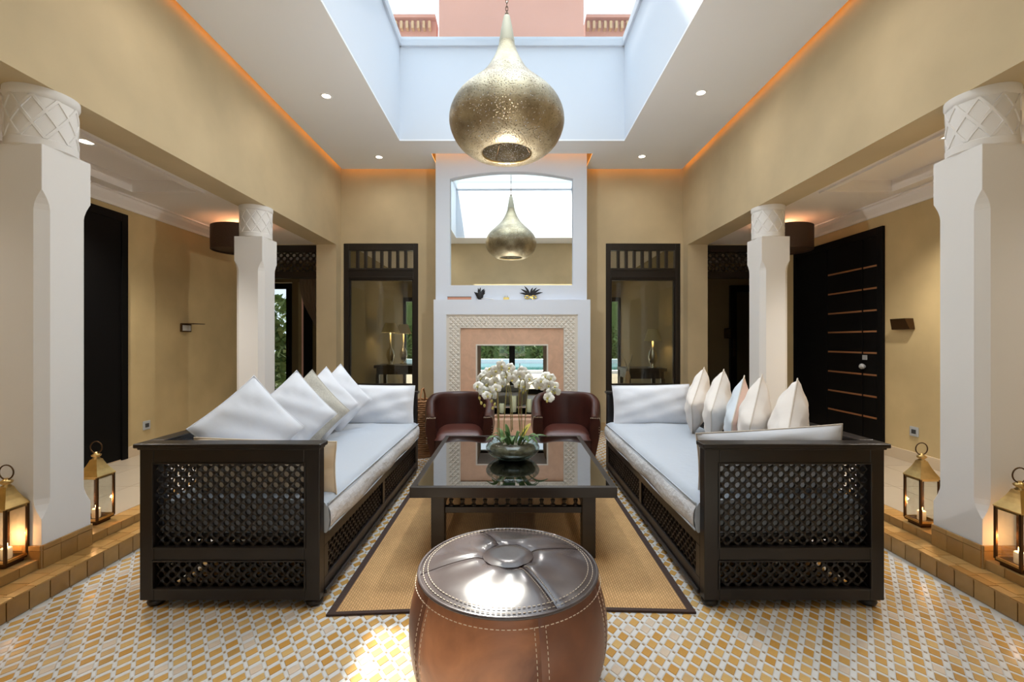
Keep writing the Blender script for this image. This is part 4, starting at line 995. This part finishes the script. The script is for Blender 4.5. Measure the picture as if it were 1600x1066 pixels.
# ------------------------------------------------------------------ mantel ornaments, hearth candles, basket
ML = 1.845; MY = FP0 + .05
def px_m(px): return (px - 800) * MY / 711
t = thing('wooden_box', 'flat rose wooden box on the mantel shelf', 'box', (px_m(718), MY, ML))
MB().box(-.155, .155, -.03, .03, 0, .036).build('body', M['boxpink'], t, bevel=.003); MB().box(-.158, .158, -.032, .032, .033, .041).build('lid', M['ebony'], t, bevel=.003)
def feather(mb, base, tip, wd, curl):
    b = Vector(base); d = Vector(tip) - b; sd = d.cross(Vector((0, 1, 0))).normalized()
    def fn(u, v):
        k = 2 * u - 1; p = b + d * v + Vector((curl * v * v, 0, -abs(curl) * v ** 3 * .6)); return tuple(p + sd * wd * k * math.sin(math.pi * min(1, v * .9 + .08)) + Vector((0, -.004 * (1 - k * k), 0)))
    mb.grid(fn, 2, 6)
t = thing('feather_plume_mask', 'black feather plume mask on the mantel, left of the perfume bottle', 'mask', (px_m(750), MY, ML))
for k in range(16):
    mb = MB(); a = R.uniform(-1.3, 1.3); l = R.uniform(.08, .15); feather(mb, (R.uniform(-.02, .02), R.uniform(-.02, .02), .03), (.75 * l * math.sin(a), R.uniform(-.03, .03), .05 + l * abs(math.cos(a))), .016, R.uniform(-.03, .04)); mb.build('feather', M['feather'], t)
MB().ball((0, 0, .055), (.045, .03, .055), 12, 8).build('plume_core', M['feather'], t, smooth=True)
MB().tube([(.02, -.02, .012), (.08, -.03, .02), (.14, -.02, .012), (.18, -.02, .006)], .006, 6).build('ribbon', M['label_white'], t, smooth=True)
t = thing('carnival_mask', 'gilded eye mask with splayed black feathers on the mantel', 'mask', (px_m(829), MY, ML))
def maskfn(sg):
    return [(sg * .008, -.01, .045), (sg * .03, -.014, .062), (sg * .07, -.008, .058), (sg * .085, .0, .04), (sg * .07, -.006, .012), (sg * .03, -.014, .006), (sg * .010, -.012, .022)]
mk = MB()
for sg in (-1, 1):
    o_ = maskfn(sg); c_ = (sg * .045, -.012, .034); inn = [(c_[0] + (p[0] - c_[0]) * .45, p[1] - .002, c_[2] + (p[2] - c_[2]) * .40) for p in o_]
    mk.add(o_ + inn, [(i, (i + 1) % 7, 7 + (i + 1) % 7, 7 + i) for i in range(7)])
mk.add([(-.008, -.01, .045), (.008, -.01, .045), (.010, -.012, .022), (-.010, -.012, .022)], [(0, 1, 2, 3)])
o = mk.build('mask_face', M['gold'], t); s_ = o.modifiers.new('thick', 'SOLIDIFY'); s_.thickness = .004
for a, l in ((-1.15, .13), (-.75, .15), (-.35, .16), (.02, .13), (.4, .14), (.75, .15), (1.15, .15), (-.55, .11), (.58, .11)):
    mb = MB(); feather(mb, (.02 * math.sin(a), .002, .055), (l * math.sin(a), .01, .06 + l * math.cos(a) * .95), .014, .03 * math.copysign(1, a)); mb.build('feather', M['feather'], t)
t = thing('perfume_bottle', 'small yellow perfume bottle standing on the mantel between two masks', 'bottle', (px_m(791), MY, ML))
MB().box(-.038, .038, -.018, .018, 0, .034).build('bottle', M['yellow'], t, bevel=.005); MB().box(-.020, -.004, -.01, .01, .034, .055).box(.006, .022, -.01, .01, .034, .055).build('cap', M['grey'], t, bevel=.003)
def pillar(px, ytop, y, r, label):
    x = (px - 800) * y / 711; h = 1.3 - (ytop - 533) * y / 711 - FZ0
    t = thing('pillar_candle', label, 'candle', (x, y, FZ0), 0, 'pillar candles on the hearth')
    MB().lathe([(r * .96, 0), (r, .004), (r, h - .006), (r * .9, h), (r * .5, h - .006), (.001, h - .007)], 20).build('wax', M['pillar'], t, smooth=True, auto=40)
    MB().tube([(0, 0, h - .008), (.002, 0, h + .008)], .0015, 5).build('wick', M['feather'], t)
pillar(784, 631, 6.14, .034, 'shortest pale green pillar candle, left of the three on the hearth')
pillar(802.5, 619, 6.22, .040, 'tallest pale green pillar candle, middle of the three on the hearth')
pillar(827, 624, 6.20, .036, 'pale green pillar candle, right of the three on the hearth')
t = thing('wicker_basket', 'tall wicker basket on the floor between left daybed and tub chair', 'basket', (-1.03, 5.15, 0))
wk = MB()
for k in range(26):
    z_ = .012 + k * .0235; r = .125 + .022 * k / 26
    wk.tube([((r + .004 * (1 if (i + k) % 2 else -1)) * math.cos(2 * math.pi * i / 28), (r + .004 * (1 if (i + k) % 2 else -1)) * math.sin(2 * math.pi * i / 28), z_) for i in range(28)], .0115, 6, closed=True)
wk.build('weave', M['wicker'], t, smooth=True)
MB().lathe([(.12, .004), (.142, .60), (.13, .60), (.112, .01)], 28, cap0=False, cap1=False).build('lining', M['wicker'], t)
MB().tube([(.145 * math.cos(2 * math.pi * i / 32), .145 * math.sin(2 * math.pi * i / 32), .622 + .01 * (i % 2)) for i in range(32)], .014, 6, closed=True).build('rim', M['wicker'], t, smooth=True)
MB().tube([(.02, -.14, .60), (.02, -.13, .68), (.02, -.05, .76), (.02, .05, .76), (.02, .13, .68), (.02, .14, .60)], .010, 6).build('handle', M['wicker'], t, smooth=True)

# ------------------------------------------------------------------ rooms beyond the windows
struct('floor_back_room', MB().box(-2.62, 2.62, YB + .1, 11.2, -.12, .02), M['backfloor'])
struct('ceiling_back_room', MB().box(-2.6, 2.6, YB + .1, 11.2, 2.85, 3.0), M['aisle_ceil'])
bwall = MB().box(-3.95, -2.7, 11, 11.15, -.1, 2.9).box(2.7, 3.95, 11, 11.15, -.1, 2.9).box(-2.7, 2.7, 11, 11.15, 2.35, 2.9)
struct('wall_garden', bwall, M['backwall'])
gd = MB(); 
for x in (-2.7, -1.4, -.07, 1.26, 2.56): gd.box(x, x + .14, 10.96, 11.04, .02, 2.35)
gd.box(-2.7, 2.7, 10.96, 11.04, .02, .14).box(-2.7, 2.7, 10.96, 11.04, 2.25, 2.35)
o = struct('door_3', gd, M['ebony'])
for x in (-2.56, -1.26, .07, 1.40): MB().box(x, x + 1.16, 10.99, 11.0, .14, 2.25).build('pane', M['clear'], o)
# side rooms past the lattice transoms
for sx, side in ((-1, 'left'), (1, 'right')):
    X = lambda p, sx=sx: (sx * p[0], p[1], p[2]); F = sx < 0
    struct('floor_%s_room' % side, MB(F, X).box(2.62, 6.2, YB + .16, 11.0, -.1, AF), M['marble'])
    struct('ceiling_%s_room' % side, MB(F, X).box(2.6, 6.3, YB + .1, 11.15, 2.85, 3.0), M['aisle_ceil'])
    struct('wall_%s_inner' % side, MB(F, X).box(2.62, 2.72, YB + .16, 11.0, 0, 2.9), M['backwall'])
    wl_ = MB(F, X).box(XO + .15, 6.3, YB + .01, YB + .16, -.1, 3.0).box(6.2, 6.35, YB + .16, 9.15, -.1, 3.0)
    if sx < 0: wl_.box(2.72, 3.94, 9.0, 9.15, -.1, 2.9).box(3.94, 6.2, 9.0, 9.15, 2.46, 2.9).box(4.23, 4.35, 9.0, 9.15, -.1, 2.46).box(5.5, 6.2, 9.0, 9.15, -.1, 2.46)
    else: wl_.box(2.72, 6.2, 9.04, 9.15, -.1, 2.9)
    struct('wall_%s_room' % side, wl_, M['backwall'])
def framed_door(idx, x0, x1, zt, fw, pane):
    f = MB().box(x0, x0 + fw, 8.98, 9.06, AF, zt).box(x1 - fw, x1, 8.98, 9.06, AF, zt).box(x0 + fw, x1 - fw, 8.98, 9.06, zt - fw, zt).box(x0 + fw, x1 - fw, 8.98, 9.06, AF, AF + .2)
    o = struct('door_%d' % idx, f, M['ebony'], bevel=.004)
    MB().box(x0 + fw, x1 - fw, 9.015, 9.023, AF + .2, zt - fw).build('pane', M[pane], o)
    hx = x1 - fw * .5 if x0 < 0 else x0 + fw * .5
    MB().box(hx - .015, hx + .015, 8.93, 8.98, 1.0, 1.35).box(hx - .07, hx + .02, 8.92, 8.94, 1.13, 1.15).build('door_handle', M['bronze'], o, bevel=.004)
framed_door(4, -5.50, -4.35, 2.44, .11, 'clear')
framed_door(5, 4.31, 5.30, 2.40, .13, 'glass')
struct('trim_5', MB().box(-4.12, -3.94, 8.99, 9.05, AF, 2.44), M['ebony'])
struct('wall_terracotta', MB().box(-5.05, -4.62, 10.2, 10.5, -.1, 3.2), M['terracotta'])
sc_ = thing('wall_lantern', 'small dark wall light in the dim room past the right lattice transom', 'wall light', (4.24, 8.99, 1.45))
MB().box(-.05, .05, -.08, 0, -.10, .10).build('housing', M['bronze'], sc_, bevel=.006); MB().box(-.035, .035, -.084, -.079, -.08, .08).build('glass_front', M['silver'], sc_)
cu = thing('curtain', 'gathered brown curtain hanging past the left lattice transom', 'curtain', (-3.66, 8.55, 0))
def curt(u, v):
    z = AF + .02 + (2.50 - AF) * v; g = 1 - .80 * math.exp(-((z - 1.35) / .55) ** 2) if z > 1.35 else .20 + .15 * (1.35 - z)
    return (.12 - .46 * g * (1 - u), math.sin(u * 15 * math.pi) * .022, z)
o = MB().grid(curt, 90, 24).build('fabric', M['curtain'], cu, smooth=True); s_ = o.modifiers.new('thick', 'SOLIDIFY'); s_.thickness = .004
MB().tube([(-.44, 0, 2.52), (.25, 0, 2.52)], .012).build('rod', M['bronze'], cu)
# sideboards and table lamps in the room behind the windows
def console(x, y, w_, label):
    t = thing('console_table', label, 'table', (x, y, .02))
    MB().box(-w_ / 2, w_ / 2, -.31, .31, .78, .83).build('table_top', M['ebony'], t, bevel=.004); MB().box(-w_ / 2 + .04, w_ / 2 - .04, -.27, .27, .66, .78).build('apron', M['ebony'], t)
    for a in (-1, 1):
        for b in (-1, 1): MB().box(a * (w_ / 2 - .06) - .03, a * (w_ / 2 - .06) + .03, b * .25 - .03, b * .25 + .03, 0, .66).build('leg', M['ebony'], t)
def table_lamp(x, y, z0, zs0, zs1, label, r=.17):
    t = thing('table_lamp', label, 'table lamp', (x, y, z0), 0, 'table lamps behind the windows')
    MB().lathe([(.07, 0), (.075, .015), (.03, .03), (.055, .10), (.075, .18), (.06, .27), (.02, .33), (.015, zs0 - z0 + .03)], 18).build('base', M['silver'], t, smooth=True)
    MB().lathe([(r, zs0 - z0), (r * .55, zs1 - z0), (r * .53, zs1 - z0), (r * .98, zs0 - z0)], 24, cap0=False, cap1=False).build('lamp_shade', M['shade'], t, smooth=True, auto=40)
    light('table_lamp_glow', 'POINT', (x, y, (zs0 + zs1) / 2 ), 2.0, (1, .8, .55), shadow_soft_size=.03)
console(-2.05, 8.7, 1.0, 'dark console table under two lamps, seen through the left window')
table_lamp(-2.27, 8.5, .85, 1.455, 1.635, 'cream shaded table lamp behind the left window, left of two')
table_lamp(-2.12, 8.9, .85, 1.44, 1.625, 'cream shaded table lamp behind the left window, right of two', .155)
console(2.20, 7.75, .68, 'dark console table under one lamp, seen through the right window')
table_lamp(2.35, 7.6, .85, 1.30, 1.50, 'cream shaded table lamp behind the right window', .145)
t = thing('antelope_statuette', 'carved wooden antelope figure with upright horns behind the right window', 'ornament', (1.83, 7.2, .55))
MB().lathe([(.05, 0), (.055, .02), (.035, .05), (.032, .12), (.045, .18), (.03, .24), (.022, .28)], 14).build('body', M['wood'], t, smooth=True)
MB().ball((0, -.01, .31), (.028, .035, .04), 10, 7).build('head', M['silver'], t, smooth=True)
for sg in (-1, 1): MB().tube([(sg * .012, 0, .335), (sg * .03, 0, .40), (sg * .055, 0, .46), (sg * .075, 0, .53)], [.009, .008, .006, .003], 6).build('horn', M['silver'], t, smooth=True)
t = thing('plinth_stand', 'pale wooden stand under the antelope figure behind the right window', 'stand', (1.83, 7.2, .02))
MB().box(-.10, .10, -.10, .10, 0, .03).box(-.08, .08, -.08, .08, .03, .50).box(-.10, .10, -.10, .10, .50, .53).build('body', M['wood'], t, bevel=.004)
t = thing('salon_sofa', 'white sofa in the room seen through the hearth', 'sofa', (-.25, 8.9, .02))
MB().box(-.55, .42, -.4, .4, .08, .26).build('seat', M['linen'], t, bevel=.03); MB().box(-.55, .42, .22, .42, .26, .38).build('backrest', M['linen'], t, bevel=.04)
for x in (-.66, .40): MB().box(x, x + .13, -.4, .42, .08, .34).build('arm', M['linen'], t, bevel=.03)
for x in (-.5, .38):
    for y in (-.35, .35): MB().box(x - .03, x + .03, y - .03, y + .03, 0, .08).build('leg', M['ebony'], t)

# ------------------------------------------------------------------ garden and roofscape
struct('ground', MB().box(-40, 40, 11.15, 60, -.25, -.1).box(-40, 40, -30, -3.4, -.25, -.1), M['marble'])
struct('wall_far_garden', MB().box(-14, 14, 33, 33.3, -.2, 5.5), M['hedge'])
po = struct('water_pool', MB().box(-8, 8, 20, 27, -.1, -.02), M['pool'])
MB().box(-8.3, 8.3, 27, 27.5, -.1, .22).box(-8.3, 8.3, 19.5, 20, -.1, .03).build('pool_edge', M['white'], po)
def bush(x, y, r, h, label, seed):
    rr = random.Random(seed); t = thing('hedge_bush', label, 'bush', (x, y, -.1), 0, 'bushes beyond the pool')
    MB().tube([(0, 0, 0), (0, 0, h * .5)], .06, 6).build('stem', M['wood'], t)
    lf = MB()
    for i in range(900):
        a = rr.uniform(0, 6.283); q = rr.random() ** .33; zz = rr.uniform(.02, 1); rad = r * q * (math.sin(math.pi * (.18 + .8 * zz)) ** .6)
        c_ = Vector((rad * math.cos(a), rad * math.sin(a), zz * h)); d1 = Vector((rr.uniform(-1, 1), rr.uniform(-1, 1), rr.uniform(-1, 1))).normalized() * .16; d2 = d1.cross(Vector((rr.uniform(-1, 1), rr.uniform(-1, 1), rr.uniform(-1, 1)))).normalized() * .07
        lf.add([c_ - d1, c_ + d2, c_ + d1, c_ - d2], [(0, 1, 2, 3)])
    tag(lf.build('foliage', M['hedge'], t), kind='stuff')
for k in range(9): bush(-8.4 + k * 2.1, 29.2 + .9 * (k % 2), 1.0, 2.2 + .3 * (k % 3), 'green bush beyond the pool, glimpsed through the hearth', 50 + k)
bush(-6.6, 11.6, .9, 2.2, 'green bush outside the left garden doors', 71); bush(-7.4, 14.0, 1.2, 2.8, 'taller green bush farther outside the left garden doors', 72)
bush(4.6, 13.0, .8, 1.9, 'green bush outside the right garden doors', 73)
tw = thing('tower', 'pink terracotta tower rising above the skylight', 'building', (0, 8.0, 4.16))
MB().box(-1.283, .60, 0, 2.0, 0, 6.0).build('tall_block', M['terracotta'], tw); MB().box(.60, 1.26, 0, 2.0, 0, 3.85).build('low_block', M['terracotta'], tw)  # tops above the view are stepped to shape where the sun falls
def parapet(x0, x1, label, zt_):
    t = thing('roof_parapet', label, 'wall', ((x0 + x1) / 2, 9.0, 4.16), 0, 'parapets beside the tower'); h = (x1 - x0) / 2
    MB().box(-h, h, 0, .25, 0, zt_ - 4.16).build('wall', M['terracotta'], t); MB().box(-h, h, -.12, .27, zt_ - 4.16, zt_ - 4.10).build('coping', M['terracotta'], t)
    n = int((x1 - x0) / .11)
    for i in range(n): MB().box(-h + i * .11 + .02, -h + i * .11 + .07, -.11, 0, zt_ - 4.16 - .20, zt_ - 4.16 - .06).build('rafter_tail', M['wood'], t)
parapet(1.45, 3.2, 'terracotta parapet with rafter tails right of the tower', 7.62)
parapet(-3.2, -1.5, 'terracotta parapet with rafter tails left of the tower', 7.62)
struct('roof_terrace', MB().box(-8, 8, 6.8, 14, 4.02, 4.16), M['marble'])
